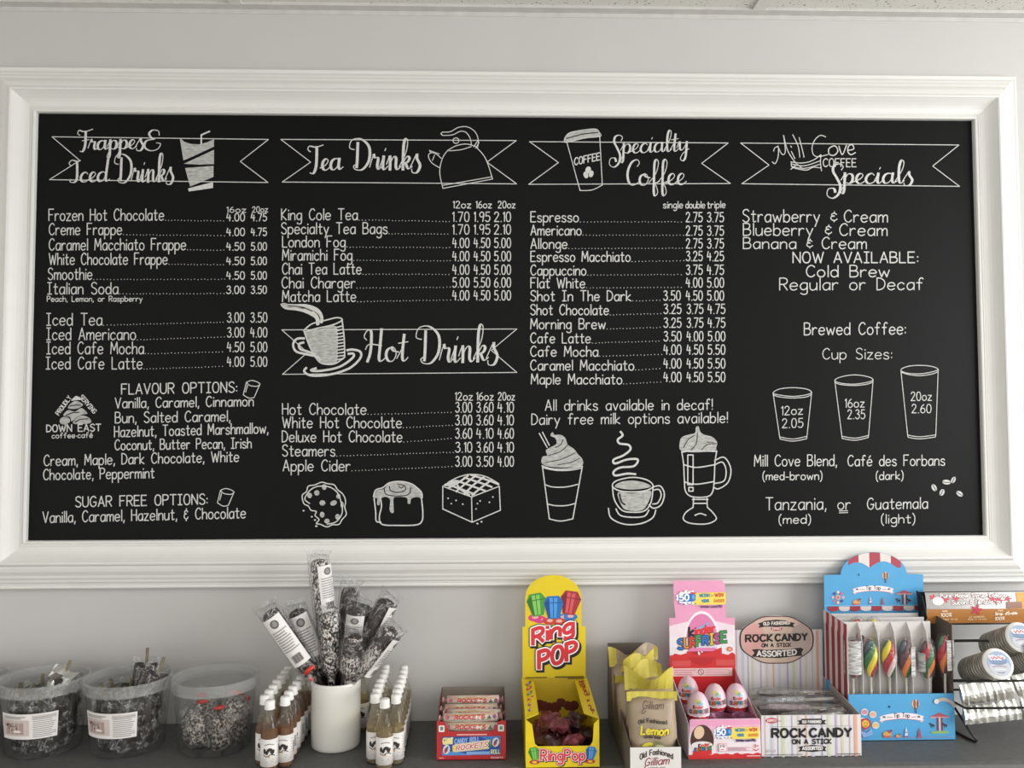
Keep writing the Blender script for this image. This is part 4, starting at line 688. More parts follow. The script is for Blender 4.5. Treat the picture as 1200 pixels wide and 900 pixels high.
def ring_box():
    X0, X1, yf, yb = .0588, .1808, 1.3916-1.617, 1.565-1.617; z = Z0; W = X1-X0
    yel = mat('yellow_card', '#e3c916', .42, .03); t = thing('ring_candy_box', 'tall yellow counter display box of ring-shaped lollipops with an arched header', 'box', ((X0+X1)/2, (yf+yb)/2, z))
    MB().box(X0, X1, yf, yb, z, z+TH).build('base_panel', grey, t)
    f3 = plane_map((X0, yf, z), (W, 0, 0), (0, 0, .079), (57, 875, 375, 668))
    fp = MB().slab([f3(*p) for p in P('57,875 375,875 375,668 352,690 347,765 335,783 110,783 97,772 85,690 57,668')], (0, TH, 0)).build('front_panel', yel, t)
    p = Print(f3); gem(p, 93, 815, .62, -.15, '#4f9a3c', '#7cc45c', '#35752a'); gem(p, 338, 815, .62, .15, '#2f78c4', '#5aa2e2', '#20549a')
    for x in (95, 335): p.ell(x, 849, 22, 9, '#b5344a'); p.ell(x, 849, 10, 5, '#e3c916')
    puff(p, 'RingPop', 122, 842, 312, 842, 44, ('#4a1420', '#f0d9d2', '#d6414e'), (17, 14, 8), 0, (3, 3)); p.done('printed_artwork', fp)
    h3 = plane_map((X0+.002, yb, z+.094), (W-.004, 0, 0), (0, 0, .1895), (45, 480, 320, 43))
    out = P('45,480 320,480 320,262 303,262')+[(180+123*math.cos(a), 140-97*math.sin(a)) for a in [PI*k/24 for k in range(25)]]+P('57,262 45,262')
    hd = MB().slab([h3(*q) for q in out], (0, TH, 0)).build('header_card', yel, t)
    MB().box(X0, X1, yb, yb+TH, z, z+.094).build('back_panel', mat('yellow_card_inside', '#c9ab1c', .55), t)
    p = Print(h3)
    for x, y, c in ((120, 232, '#d83a86'), (225, 225, '#2f78c4'), (165, 240, '#c8402f'), (205, 242, '#c8402f'), (100, 225, '#d83a86'), (255, 222, '#2f78c4')): p.ell(x, y, 30, 16, c); p.ell(x, y-3, 14, 7, '#e8b0a0')
    gem(p, 107, 172, 1.1, -.12, '#4a9a3a', '#86c95f', '#2f7030'); gem(p, 252, 165, 1.15, .18, '#a8303c', '#d4565c', '#7c1f2c'); gem(p, 180, 184, 1.1, 0, '#2272bd', '#4b9be0', '#174f92')
    puff(p, 'Ring', 90, 338, 266, 284, 62, ('#1d1512', '#ffffff', '#d8333c'), (34, 27, 17)); puff(p, 'POP', 116, 440, 278, 396, 70, ('#1d1512', '#ffffff', '#d8333c'), (36, 28, 18))
    p.rect(58, 476, 150, 480, '#5a4a10'); p.rect(185, 474, 312, 479, '#5a4a10'); p.rect(240, 485-4, 312, 489-4, '#5a4a10'); p.done('printed_artwork', hd)
    b3 = plane_map((X0, yb-.0003, z), (W, 0, 0), (0, 0, .094), (45, 698, 320, 480)); p = Print(b3); puff(p, 'RingPop', 112, 616, 275, 606, 34, ('#3a2412', '#6d3a24', '#6d2a24'), (16, 13, 9), 0, (2, 3)); p.done('printed_lettering', t)
    for s_, xx in ((1, X0), (-1, X1)):
        sp = MB().slab([(xx, yf+TH, z), (xx, yb, z), (xx, yb, z+.094), (xx, yf+TH, z+.079)], (s_*TH, 0, 0)).build('side_panel', yel, t)
        fl = MB().slab([(xx+s_*TH, yf+.004, z+.079), (xx+s_*TH, yb-.002, z+.0935), (xx+s_*.023, yb-.004, z+.089), (xx+s_*.023, yf+.022, z+.081)], (0, 0, -TH)).build('side_flap', yel, t)
        O = Vector((xx+s_*.004, yf+.012, z+.0795)); V = Vector((0, yb-yf-.02, .0132)); U = Vector((s_*.016, 0, -.0025))
        N = Vector((0, -.08, 1)).normalized(); fm = lambda x, y, d=0, O=O, U=U, V=V, N=N: O+U*x+V*y+N*(d+.0002)
        p = Print(fm)
        if s_ > 0:
            for k, c in enumerate(('#b8404a', '#3a62a5', '#8a4a7c', '#c8402f', '#3a8a5a', '#b8404a', '#5a3a8a')): p.ell(.5, .07+.14*k, .36, .045, c, .2, 12); p.ell(.45, .07+.14*k, .15, .02, '#e0b0a0', .2, 8)
        else:
            for k in range(2): p.text('RingPop', 0, 0, 1, 0, .01, .001, '#8a2f30') if False else None
            i, f = p.ly('#a0393c'); out_, a_, b_ = layout('Ring Pop', HAND)
            for gx, st in out_:
                for q in st: ribbon(p.mb, [(.2+.06*yy_, .95-.9*(gx+xx_-a_)/(b_-a_)) for xx_, yy_ in q], .05, f, i)
        p.done('printed_artwork', fl)
    # crumpled packets
    mar = mat('maroon_wrapper', '#54222b', .22, .45, 70, .3); blu = mat('blue_wrapper', '#2b5f86', .25, .4, 70, .3); dk = mat('dark_red_wrapper', '#3e2428', .3, .4, 60, .3); pk = mat('pink_wrapper', '#7c3d48', .2, .5, 60, .3)
    r = random.Random(11); sp = []
    for j in range(3):
        for i in range(3): sp.append((X0+.029+.032*i, yf+.028+.045*j, .0035))
    for j in range(3):
        for i in range(2 if j != 1 else 3): sp.append((X0+.042+.036*i-(.010 if j == 1 else 0), yf+.034+.04*j, .021))
    sp += [(X0+.06, yf+.055, .042), (X0+.088, yf+.08, .040), (X0+.045, yf+.09, .038)]
    for k, (x, y, h) in enumerate(sp):
        m = [mar, dk, pk, mar][k % 4]; lab = 'crumpled dark red candy packet among the others in the yellow box'; g = 'packets in the yellow box'
        if k == 2: m = blu; lab = 'crumpled blue candy packet in the front right corner of the yellow box'
        if k == len(sp)-3: m = pk; lab = 'crumpled pink candy packet lying on top of the yellow box pile'
        pm = pillow(.036, .041, .017, 8, 8, k+70, .0038); pm.xf(Matrix.Translation((x, y, z+h+.008)) @ Matrix.Rotation(r.uniform(0, 6), 4, 'Z') @ Matrix.Rotation(PI/2+r.uniform(-.35, .35), 4, 'X') @ Matrix.Translation((0, 0, -.0205)))
        o = pm.build('candy_packet', m); tag(o, lab, 'candy', g)
ring_box()
# ------------------------------------------------------------------ white box of lemon drops
def drops_box():
    X0, X1, yf, yb = .2236, .3052, 1.341-1.617, 1.590-1.617; z = Z0; W = X1-X0
    t = thing('candy_bag_box', 'long white cardboard tray of brown candy bags with yellow tops', 'box', ((X0+X1)/2, yf+.12, z))
    brn = mat('brown_print_card', '#6f665c', .6, .15, 30)
    MB().box(X0, X1, yf, yb, z, z+TH).build('base_panel', grey, t)
    f3 = plane_map((X0, yf, z), (W, 0, 0), (0, 0, .051), (198, 950, 533, 738)); fp = MB().slab([f3(*p) for p in P('198,950 533,950 533,738 198,738')], (0, TH, 0)).build('front_panel', white, t)
    p = Print(f3); p.text('Old Fashioned', 262, 818, 478, 815, 34, 7, '#4a3c38', arch=32); p.text('Gilliam', 292, 858, 450, 846, 50, 6, '#8c2338', slant=.25); p.line('300,858 286,880 296,892 318,870', 5, '#8c2338'); p.text('SINCE 1927', 330, 880, 425, 880, 12, 3, '#8a6f70'); p.text('Sanded Drops', 312, 906, 462, 906, 18, 5, '#5c2330'); p.done('printed_lettering', fp)
    MB().box(X0, X1, yb, yb+TH, z, z+.150).build('back_panel', mat('brown_card_back', '#5f554d', .7), t)
    for xx, s_ in ((X0, 1), (X1, -1)):
        q = [(xx, yf+TH, z), (xx, yb, z), (xx, yb, z+.150), (xx, yb-.03, z+.142), (xx, yb-.09, z+.105), (xx, yf+.08, z+.068), (xx, yf+TH, z+.051)]
        MB().slab(q, (s_*TH, 0, 0)).build('side_panel', [brn, white][s_ < 0] if False else brn, t)
    kraft = mat('kraft_bag', '#a3917a', .45, .08, 40, .2); yl = patterned('yellow_seal', '#b5a436', '#d9cb55', 260, .5, .45, 'wave', soft=.3, bump=.5)
    words = ['standing at the front with its lemon print showing', 'second from the front with a wide yellow seal', 'third from the front with its seal folded left', 'fourth from the front with a twisted yellow top', 'fifth from the front with a folded yellow top', 'at the back under the brown flap']
    for k in range(6):
        y = yf+.022+.036*k; zb = z+.003; hh = .118+.0035*k
        b = thing('candy_bag', 'brown candy bag '+words[k], 'bag', (X0+W/2, y, zb), 'candy bags in the white tray')
        w_ = .078; M = Matrix.Translation((X0+W/2, y, zb)) @ Matrix.Rotation((-.05, -.11, -.13, -.12, -.1, -.03)[k], 4, 'X') @ Matrix.Rotation((0, .03, -.06, .08, -.05, .04)[k], 4, 'Y')
        pm = pillow(w_, hh, .024, 9, 11, k+20, .0022); fr_ = pm.front; pm.xf(M); pb = pm.build('bag_body', kraft, b, True)
        # crimped yellow top
        sm = MB(); n = 12; fold = (0, .0, -.35, .6, .35, .2)[k]; hs = (.015, .03, .03, .028, .026, .022)[k]; rr = random.Random(k+3)
        for s_ in (0, 1):
            for j in range(4):
                for i in range(n+1):
                    u = i/n; v = j/3; x = (u-.5)*w_*1.06; bend = (.016*math.sin(u*5+k*2)*v*(1 if k else .1))+fold*.02*v*(u-.5); zz_ = hh-.006+hs*v*(1-(abs(fold)*.7*u if fold > 0 else abs(fold)*.7*(1-u)))
                    sm.v.append(M @ Vector((x, -.001+bend-.008*v*(k > 0)+.0012*s_+.0007*(i % 2), zz_+(.009*math.sin(u*6+k*1.9)*v if k else 0))))
        q = n+1; off = 4*q
        for j in range(3):
            for i in range(n): sm.f += [(j*q+i, j*q+i+1, (j+1)*q+i+1, (j+1)*q+i), (off+(j+1)*q+i, off+(j+1)*q+i+1, off+j*q+i+1, off+j*q+i)]
        for i in range(n): sm.f += [(3*q+i, 3*q+i+1, off+3*q+i+1, off+3*q+i), (i+1, i, off+i, off+i+1)]
        for j in range(3): sm.f += [(j*q, (j+1)*q, off+(j+1)*q, off+j*q), ((j+1)*q+n, j*q+n, off+j*q+n, off+(j+1)*q+n)]
        sm.m = [1 if (k == 5 and sum(f_) / len(f_) % q < 4.5) or (k == 4 and sum(f_) / len(f_) % q > 8.5) else 0 for f_ in sm.f]; sm.build('crimped_top', [yl, kraft], b)
        if k == 0:
            f2 = lambda x, y_, d=0: M @ fr_((x-135)/(475-135), 1-(y_-395)/540, d+.0012)
            p = Print(f2); p.text('Gilliam', 232, 468, 382, 462, 52, 5, '#5b3a34', slant=.2); p.line('240,468 226,492 236,504 256,480', 4.5, '#5b3a34'); p.text('Old Fashioned', 198, 578, 398, 566, 26, 6, '#3d332c', arch=10)
            p.text('Lemon', 212, 652, 400, 640, 56, 17, '#6d5d2a', slant=.18); p.text('Lemon', 210, 650, 398, 638, 56, 12, '#e3cf3a', slant=.18); p.text('Sanded Drops', 230, 676, 345, 668, 18, 4.5, '#3d332c')
            p.ell(255, 722, 40, 15, '#cfc23c', -.2); p.ell(340, 728, 34, 15, '#c9cf9a'); p.ell(340, 728, 26, 10, '#dfe0b8'); p.ell(330, 700, 30, 8, '#7d8a5c', .2); p.done('printed_artwork', pb)
drops_box()
# ------------------------------------------------------------------ pink egg display
def wave_poly(x0, x1, yt, yb_, amp, n):
    pts = [(x0, yb_)]
    for k in range(4*n+1): pts.append((x0+(x1-x0)*k/(4*n), yt+amp*math.sin(k*PI/2*1.0+.6)*(.6+.4*math.cos(k*.7))))
    return pts+[(x1, yb_)]
def surprise(p, x0, y0, x1, y1, h, k=1):
    cols = ['#2f6fc0', '#e08a2a', '#d8402f', '#3c9a4a', '#2f6fc0', '#e0b82a', '#b84a8a', '#3c9a4a']; n = 8
    for i, ch in enumerate('SURPRISE'):
        a = (x0+(x1-x0)*i/n, x0+(x1-x0)*(i+.86)/n); ya = y0+(y1-y0)*(i+.4)/n; hh = h*(1.1 if i % 2 else .95)*(1.1 if i == 0 else 1)
        if ch == 'I': a = (a[0]+(a[1]-a[0])*.25, a[1]-(a[1]-a[0])*.25)
        p.text(ch, a[0], ya, a[1], ya-2*k, hh, 17*k, '#2a2a2e'); p.text(ch, a[0], ya, a[1], ya-2*k, hh, 10.5*k, cols[i])
def offer(p, x, y, s):
    """the anniversary badge with its yellow strip, drawn from its left centre"""
    T = lambda q: [(x+u*s, y+v*s) for u, v in P(q)]
    p.poly([(x+(86+96*math.cos(a)*(1+.07*math.cos(11*a)))*s, y+(58*math.sin(a)*(1+.12*math.cos(11*a)))*s) for a in [2*PI*k/66 for k in range(66)]], '#f4f1f4')
    p.poly(T('130,-38 385,-42 398,-32 398,48 385,60 130,62'), '#f1d95a'); p.poly(T('8,-22 30,-30 130,-34 152,-22 148,22 128,34 30,36 8,28'), '#2f6fc0'); p.ell(x+132*s, y-2*s, 14*s, 20*s, '#5fa8e6'); p.ell(x+128*s, y-36*s, 26*s, 8*s, '#d0444e')
    p.text('50', x+18*s, y+24*s, x+92*s, y+22*s, 46*s, 12*s, '#ffffff'); p.text('WEIGH', x+182*s, y-4*s, x+262*s, y-6*s, 24*s, 7*s, '#3b86a8'); p.text('IN', x+270*s, y-6*s, x+296*s, y-6*s, 18*s, 4*s, '#c9b45a'); p.text('WIN', x+308*s, y-6*s, x+376*s, y-8*s, 24*s, 8*s, '#d0503a')
    p.text('VIENS', x+200*s, y+40*s, x+258*s, y+38*s, 22*s, 6*s, '#2f86b0'); p.text('GAGNER', x+300*s, y+40*s, x+384*s, y+38*s, 22*s, 6*s, '#d98a3a')
    for k in range(5): p.ell(x+(20+32*k)*s, y+(50+5*math.sin(k*1.6))*s, 5*s, 6*s, '#4f74b8'); p.ell(x+(20+32*k)*s, y-(46+6*math.sin(k*1.2))*s, 5*s, 6*s, '#d86a7a')
    p.text('kinder.com/50', x+192*s, y+84*s, x+366*s, y+84*s, 18*s, 5*s, '#5a3f6e')
def egg_box():
    X0, X1, yf, yb = .336, .4597, 1.420-1.617, 1.562-1.617; z = Z0; W = X1-X0
    pink = mat('pink_card', '#e79fc0', .42, .03); red = mat('red_gloss_card', '#d22d30', .4, .03); wh = mat('white_pink_card', '#ecdfe4', .42, .02)
    t = thing('egg_display_box', 'pink and red counter display box of chocolate eggs with a tall header', 'box', ((X0+X1)/2, (yf+yb)/2, z))
    MB().box(X0, X1, yf, yb, z, z+TH).build('base_panel', red, t)
    f3 = plane_map((X0, yf, z), (W, 0, 0), (0, 0, .066), (110, 858, 800, 490))
    fp = MB().slab([f3(*p) for p in P('110,858 800,858 798,500 785,488 140,490 124,500')], (0, TH, 0)).build('front_panel', wh, t)
    p = Print(f3); p.poly('124,620 124,500 140,492 785,490 797,502 798,600', '#e9b3cd'); p.poly('124,560 124,500 140,492 785,490 797,502 798,540', '#e7a0c2')
    p.poly(wave_poly(112, 799, 812, 858, 10, 7), '#d22d30'); p.poly([(240+112*math.cos(a), 690+(150 if math.sin(a) < 0 else 110)*math.sin(a)) for a in [2*PI*k/30 for k in range(30)]], '#4a2c24')
    p.poly([(238+100*math.cos(a), 728+(72 if math.sin(a) > 0 else 34)*math.sin(a)) for a in [2*PI*k/30 for k in range(30)]], '#e6e4e2'); p.ell(212, 612, 48, 62, '#e3c3a2', .3); p.poly(wave_poly(150, 330, 775, 815, 6, 3), '#d22d30'); p.text('Kinder', 205, 748, 310, 730, 26, 8, '#d8402f'); p.text('K', 205, 748, 220, 746, 28, 9, '#222222')
    surprise(p, 165, 785, 330, 768, 26, .8); offer(p, 362, 608, 1.06); p.text('kinder.com/50', 562, 692, 735, 690, 18, 5, '#4a3560'); p.poly('395,712 470,712 470,788 395,788', '#e8a0a8'); p.poly('401,718 464,718 464,782 401,782', '#f2ecee'); p.text('FR', 412, 752, 452, 750, 26, 5, '#555055'); p.line('412,770 440,768', 8, '#d8606a')
    lines(p, 480, 700, 748, 785, 4, 5, '#c79aa8'); p.text('3+', 730, 752, 775, 750, 26, 6, '#c8545a'); p.line('722,768 748,782 776,766', 8, '#d8404a'); p.rect(660, 826, 792, 834, '#f0c8c8'); p.done('printed_artwork', fp)
    MB().slab([(X0, yf+TH, z), (X0, yb, z), (X0, yb, z+.11), (X0, yb-.02, z+.10), (X0, yf+TH, z+.058)], (TH, 0, 0)).build('side_panel', wh, t)
    MB().slab([(X1, yf+TH, z), (X1, yb, z), (X1, yb, z+.11), (X1, yb-.02, z+.10), (X1, yf+TH, z+.058)], (-TH, 0, 0)).build('side_panel', mat('pink_side_card', '#dba9b8', .45), t)
    h3 = plane_map((X0, yb, z+.0), (W, 0, 0), (0, 0, .2725), (20, 1349, 588, 75))
    hd = MB().slab([h3(*q) for q in P('20,1349 588,1349 588,402 512,402 508,110 480,78 60,78 62,250 75,400 20,400')], (0, TH, 0)).build('header_card', pink, t)
    p = Print(h3); p.poly('20,700 20,470 180,430 420,430 588,470 588,700', '#ecdbe3'); p.poly('20,720 20,560 588,560 588,720', '#ebe2e6')
    eg = lambda sx, sy, yo=0: [(300+sx*math.cos(a)*(1 if math.sin(a) > 0 else 1), 600+yo+(sy if math.sin(a) > 0 else sy*1.22)*math.sin(a)) for a in [2*PI*k/40 for k in range(40)]]
    p.poly(eg(152, 212), '#f3e9ef'); p.poly(eg(136, 192), '#dd7fae'); p.poly([(164, 580), (300, 530), (436, 580), (432, 660), (168, 660)], '#d9d5dc')
    p.poly(wave_poly(20, 588, 715, 905, 16, 7), '#cf2e30'); p.poly([(300+134*math.cos(a), 690+122*math.sin(a)) for a in [PI*k/20 for k in range(21)]], '#b92529'); p.poly('168,700 200,690 236,722 300,712 372,700 420,676 470,658 474,740 160,740', '#cf2e30')
    p.poly('20,905 588,905 588,1349 20,1349', '#c9282c'); p.rect(20, 835, 560, 905, '#e8c3c4'); lines(p, 60, 250, 842, 900, 3, 7, '#c98a90'); lines(p, 330, 545, 842, 900, 3, 7, '#d29ca0'); p.ell(288, 868, 26, 26, '#8a5a60', n=18); p.ell(288, 868, 20, 20, '#e8c3c4', n=16); p.line('274,854 302,882', 5, '#8a5a60', False); p.rect(40, 770, 200, 820, '#d2524f'); p.rect(420, 765, 575, 815, '#d2524f')
    p.poly('250,492 358,438 364,456 256,508', '#7fb2e0'); p.text('k', 190, 560, 232, 553, 78, 19, '#1c1a1c'); p.text('inder', 246, 552, 415, 522, 74, 15, '#d8342c'); surprise(p, 96, 672, 520, 606, 78, 1.75); p.ell(272, 706, 16, 9, '#e8e6ea', 1.2); p.ell(298, 694, 8, 6, '#e8e6ea')
    p.ell(540, 672, 24, 20, '#c8563a'); p.ell(540, 672, 14, 12, '#e8b08a'); offer(p, 92, 222, 1.05); p.done('printed_artwork', hd)
    # clear purple tray
    tray = clear('purple_tray', (.80, .55, .70), .22, (.62, .25, .42), .1, 1.3, .2, 80)
    mb = MB(); mb.box(X0+.004, X1-.004, yf+.004, yb-.004, z+.047, z+.0482)
    for j in range(3):
        for i in range(3): mb.lathe([(.0095, .0482), (.0125, .050), (.0175, .052), (.020, .060), (.0205, .0625), (.0198, .0625), (.0193, .060), (.0165, .0525)], 20, (X0+.0205+.0412*i, yf+.026+.043*j, z))
    mb.build('egg_tray', tray, t, True)
    # eggs
    eggw = mat('egg_foil', '#dcbfca', .28, .04); eggr = mat('egg_foil_red', '#cf3b40', .28, .04)
    R_, H_ = .0196, .056
    def er(v): return R_*math.sqrt(max(0, 1-(2*v-1)**2))*(1-.11*(2*v-1)) if 0 < v < 1 else 0
    def egg(x, y, h, rz, label):
        e = thing('chocolate_egg', label, 'egg', (x, y, z+h), 'foil eggs in the pink display')
        c = Vector((x, y, z+h)); pr_ = [(er(v/18), H_*v/18) for v in range(19)]
        MB().lathe([q for q in pr_ if q[1] <= .34*H_+1e-6], 28, c).build('foil_bottom', eggr, e, True); MB().lathe([q for q in pr_ if q[1] >= .33*H_], 28, c).build('foil_top', eggw, e, True)
        def cm(u, v, d=0): a = -PI/2+rz+(u-.5)*2.4; q = er(v)+d+.0003; return c+Vector((q*math.cos(a), q*math.sin(a), H_*v))
        p = Print(lambda x_, y_, d=0: cm(x_, 1-y_, d)); p.poly([(k/20, .66-.015*math.sin(k*1.7)) for k in range(21)]+[(1-k/20, .60) for k in range(21)], '#f0edf0')
        for k, cl in enumerate(('#d9cf5a', '#7fb87a', '#8fb8d8')): p.ell(.38+.1*k, .2+.05*k, .09, .045, cl, -.3, 10)
        p.text('K', .26, .42, .31, .42, .08, .025, '#222222'); p.text('inder', .33, .42, .64, .40, .075, .02, '#d8402f')
        for i, (ch, cl) in enumerate(zip('SURPRISE', ['#2f6fc0', '#e08a2a', '#d8402f', '#3c9a4a', '#2f6fc0', '#e0b82a', '#b84a8a', '#3c9a4a'])): p.text(ch, .12+.095*i, .58-.006*i, .12+.095*i+.07*(.5 if ch == 'I' else 1), .58-.006*i, .1, .035, '#3a3a44'); p.text(ch, .12+.095*i, .58-.006*i, .12+.095*i+.07*(.5 if ch == 'I' else 1), .58-.006*i, .1, .022, cl)
        p.done('printed_artwork', e)
    egg(X0+.0205+.003, yf+.026, .0485, -.1, 'pink foil-wrapped chocolate egg at the front left of the tray'); egg(X0+.0205+.0062, yf+.112, .0485, -.25, 'pink foil-wrapped chocolate egg half hidden behind the front left egg')
    egg(X0+.0617+.003, yf+.069, .0485, .0, 'pink foil-wrapped chocolate egg in the middle of the tray'); egg(X0+.1029, yf+.069, .0485, .05, 'pink foil-wrapped chocolate egg on the right of the tray')
egg_box()
# ------------------------------------------------------------------ striped box of rock candy
def rock_box():
    X0, X1, yf, yb = .4622, .634, 1.424-1.617, 1.583-1.617; z = Z0; W = X1-X0
    stw = mat('striped_card_white', '#d8d5d6', .45, .02); t = thing('rock_candy_box', 'white striped counter box of rock candy sticks with an oval badge header', 'box', ((X0+X1)/2, (yf+yb)/2, z))
    MB().box(X0, X1, yf, yb, z, z+TH).build('base_panel', grey, t)
    def stripes(p, x0, x1, y0, y1):
        for k, (u, w_, c) in enumerate([(.03, .012, '#c9a9b5'), (.09, .03, '#c3c1d2'), (.16, .008, '#8f8aa8'), (.2, .03, '#c9cdb2'), (.3, .012, '#b0a5c6'), (.36, .03, '#cfc6bb'), (.44, .016, '#dba58f'), (.5, .03, '#c4c6d6'), (.6, .012, '#9f98bd'), (.66, .03, '#c9cdb2'), (.74, .02, '#b7a9c9'), (.8, .025, '#d3cbb0'), (.88, .01, '#c3b2c6'), (.93, .03, '#dfa588')]):
            p.rect(x0+(x1-x0)*u, y0, x0+(x1-x0)*(u+w_), y1, c)
    f3 = plane_map((X0, yf, z), (W, 0, 0), (0, 0, .0697), (133, 845, 540, 680)); fp = MB().box(X0, X1, yf, yf+TH, z, z+.0697).build('front_panel', stw, t)
    p = Print(f3); stripes(p, 133, 540, 681, 845)
    p.ell(176, 700, 26, 11, '#c64a52'); p.text('ESPEEZ', 158, 704, 194, 704, 8, 2.2, '#f0dede'); p.poly('280,700 296,700 296,694 380,694 380,700 398,700 390,709 398,717 380,717 296,717 280,717 288,709', '#23201f'); p.text('OLD FASHIONED', 300, 711, 376, 711, 10, 2.6, '#dcd8d6')
    p.line('175,724 500,724', 1, '#8a8684', False); p.text('ROCK', 176, 766, 312, 766, 32, 9.5, '#161416', sp=2.2); p.text('CANDY', 330, 766, 498, 766, 32, 9.5, '#161416', sp=2.2); p.text('ON A STICK', 258, 793, 416, 793, 17, 5, '#161416')
    p.poly('282,806 300,802 340,798 380,802 396,806 390,814 396,824 378,822 340,826 300,822 282,824 290,814', '#23201f'); p.text('ASSORTED', 298, 817, 380, 817, 12, 3.6, '#e2dedc'); p.ell(160, 820, 8, 6, '#c4b4b8'); p.ell(182, 820, 8, 6, '#c4b4b8'); lines(p, 150, 300, 832, 838, 1, 2.4, '#77706f', .05); lines(p, 440, 534, 832, 838, 1, 2.6, '#4a4544', .02); p.done('printed_artwork', fp)
    for xx, s_ in ((X0, 1), (X1, -1)):
        sp = MB().slab([(xx, yf+TH, z), (xx, yb, z), (xx, yb, z+.0875), (xx, yf+TH, z+.0697)], (s_*TH, 0, 0)).build('side_panel', mat('box_inside_grey', '#a39c98', .7), t)
    b3 = plane_map((X0, yb, z), (W, 0, 0), (0, 0, .174), (30, 704, 370, 335))
    body = P('30,704 370,704 370,335 330,335'); arc = [(195+(143+4*math.cos(12*a))*math.cos(a), 374-97*math.sin(a)) for a in [PI*(.13+.74*k/20) for k in range(21)]]
    bk = MB().slab([b3(*q) for q in body+arc+P('62,335 30,335')], (0, TH, 0)).build('header_card', stw, t); p = Print(b3); stripes(p, 30, 368, 337, 704)
    bad = lambda s_: [(195+143*s_*math.cos(a)*(1-.012*math.cos(8*a)), 374+97*s_*math.sin(a)*(1-.02*math.cos(8*a))) for a in [2*PI*k/64 for k in range(64)]]
    p.poly(bad(1.0), '#2a2322'); p.poly(bad(.965), '#c9a79c'); p.poly([(195+(q[0]-195)*1, q[1]) for q in bad(.93)], '#d2b9a8'); p.ell(110, 374, 44, 66, '#d8a39c'); p.ell(285, 374, 40, 62, '#b9a7a0')
    p.poly('124,308 140,304 150,298 195,294 240,298 250,304 266,308 258,316 264,326 240,322 150,322 126,326 132,316', '#23201f'); p.text('OLD FASHIONED', 146, 316, 246, 312, 12, 3.2, '#e0d6cf'); p.ell(195, 330, 22, 8, '#b5413f'); p.text('ESPEEZ', 180, 333, 211, 333, 7, 2, '#f0dede')
    p.text('ROCK', 78, 381, 178, 379, 26, 7.5, '#161416', sp=2.2); p.text('CANDY', 190, 379, 310, 376, 26, 7.5, '#161416', sp=2.2); p.text('ON A STICK', 138, 402, 248, 401, 13, 3.8, '#161416'); p.poly('100,412 120,410 150,414 240,412 285,406 296,412 288,428 292,438 268,440 200,447 130,444 98,440 110,426', '#23201f'); p.text('ASSORTED', 120, 437, 268, 433, 20, 5.5, '#e8e2dc', arch=-4); p.line('78,352 310,350', 1.6, '#7d6a62', False); p.done('printed_artwork', bk)
    clr = clear('clear_bag', (.9, .9, .9), .10, (.72, .70, .70), .09, 1.6, 1.0, 90); cols = ['#8a8480', '#6e5b5e', '#b9b3ae', '#5d5654', '#a08f92', '#8b8a90', '#746a6c', '#c2bebb', '#6a5f66', '#97908e', '#7d7678']
    r = random.Random(8); k = 0
    for lay, zz in enumerate((.006, .021, .036, .050)):
        for j in range(5 if lay < 3 else 4):
            y = yf+.022+.028*j; cx = (X0+X1)/2+(.004 if lay % 2 else -.004)
            words = 'on top of the pile nearest the front', 'on top of the pile, second from the front', 'on top of the pile, third from the front', 'on top of the pile by the header'
            lab = 'clear-wrapped rock candy stick '+words[j] if lay == 3 else 'clear-wrapped rock candy stick lower in the striped box'
            s_ = thing('rock_candy_stick', lab, 'candy', (cx, y, z+zz), 'rock candy sticks in the striped box')
            a = r.uniform(-.05, .05) if lay < 3 else (.2, -.12, .1, -.06)[j]; M = Matrix.Translation((cx, y, z+zz+(.002+.0045*j if lay == 3 else 0))) @ Matrix.Rotation(a, 4, 'Z')
            m = mat('rock_sugar_%d' % (k % 6), cols[k % len(cols)], .25, .4, 120, .8); k += 1
            MB().tube([(-.062, 0, .008), (-.058, 0, .008), (-.03, 0, .008), (.0, 0, .008), (.012, 0, .008), (.016, 0, .008)], [.001, .006, .0068, .0066, .006, .001], 9).jitter(.0009, k).xf(M).build('sugar_crystals', m, s_)
            MB().tube([(.01, 0, .008), (.07, 0, .008)], .0024, 8).xf(M).build('stick', mat('white_stick', '#c9c2b6', .6), s_, True)
            pm = pillow(.15, .024, .015, 14, 5, k, .002); pm.xf(M @ Matrix.Translation((0, .012, .0085)) @ Matrix.Rotation(PI/2, 4, 'X')); pm.build('wrapper', clr, s_)
            if lay == 3 and j in (0, 2):
                fm = plane_map(M @ Vector((.016, -.012, .0185)), M.to_3x3() @ Vector((.05, 0, 0)), M.to_3x3() @ Vector((0, .014, .0005)), (0, 30, 120, 0)); q = Print(fm)
                q.ell(22, 15, 20, 13, '#3a3432'); q.text('ESPEEZ', 8, 19, 36, 19, 8, 2.4, '#e0d8d4'); q.text('ROCK CANDY', 46, 14, 116, 12, 11, 3.4, '#3a3432'); q.text('ON A STICK', 50, 27, 108, 26, 8, 2.6, '#3a3432'); q.done('printed_lettering', s_)
rock_box()
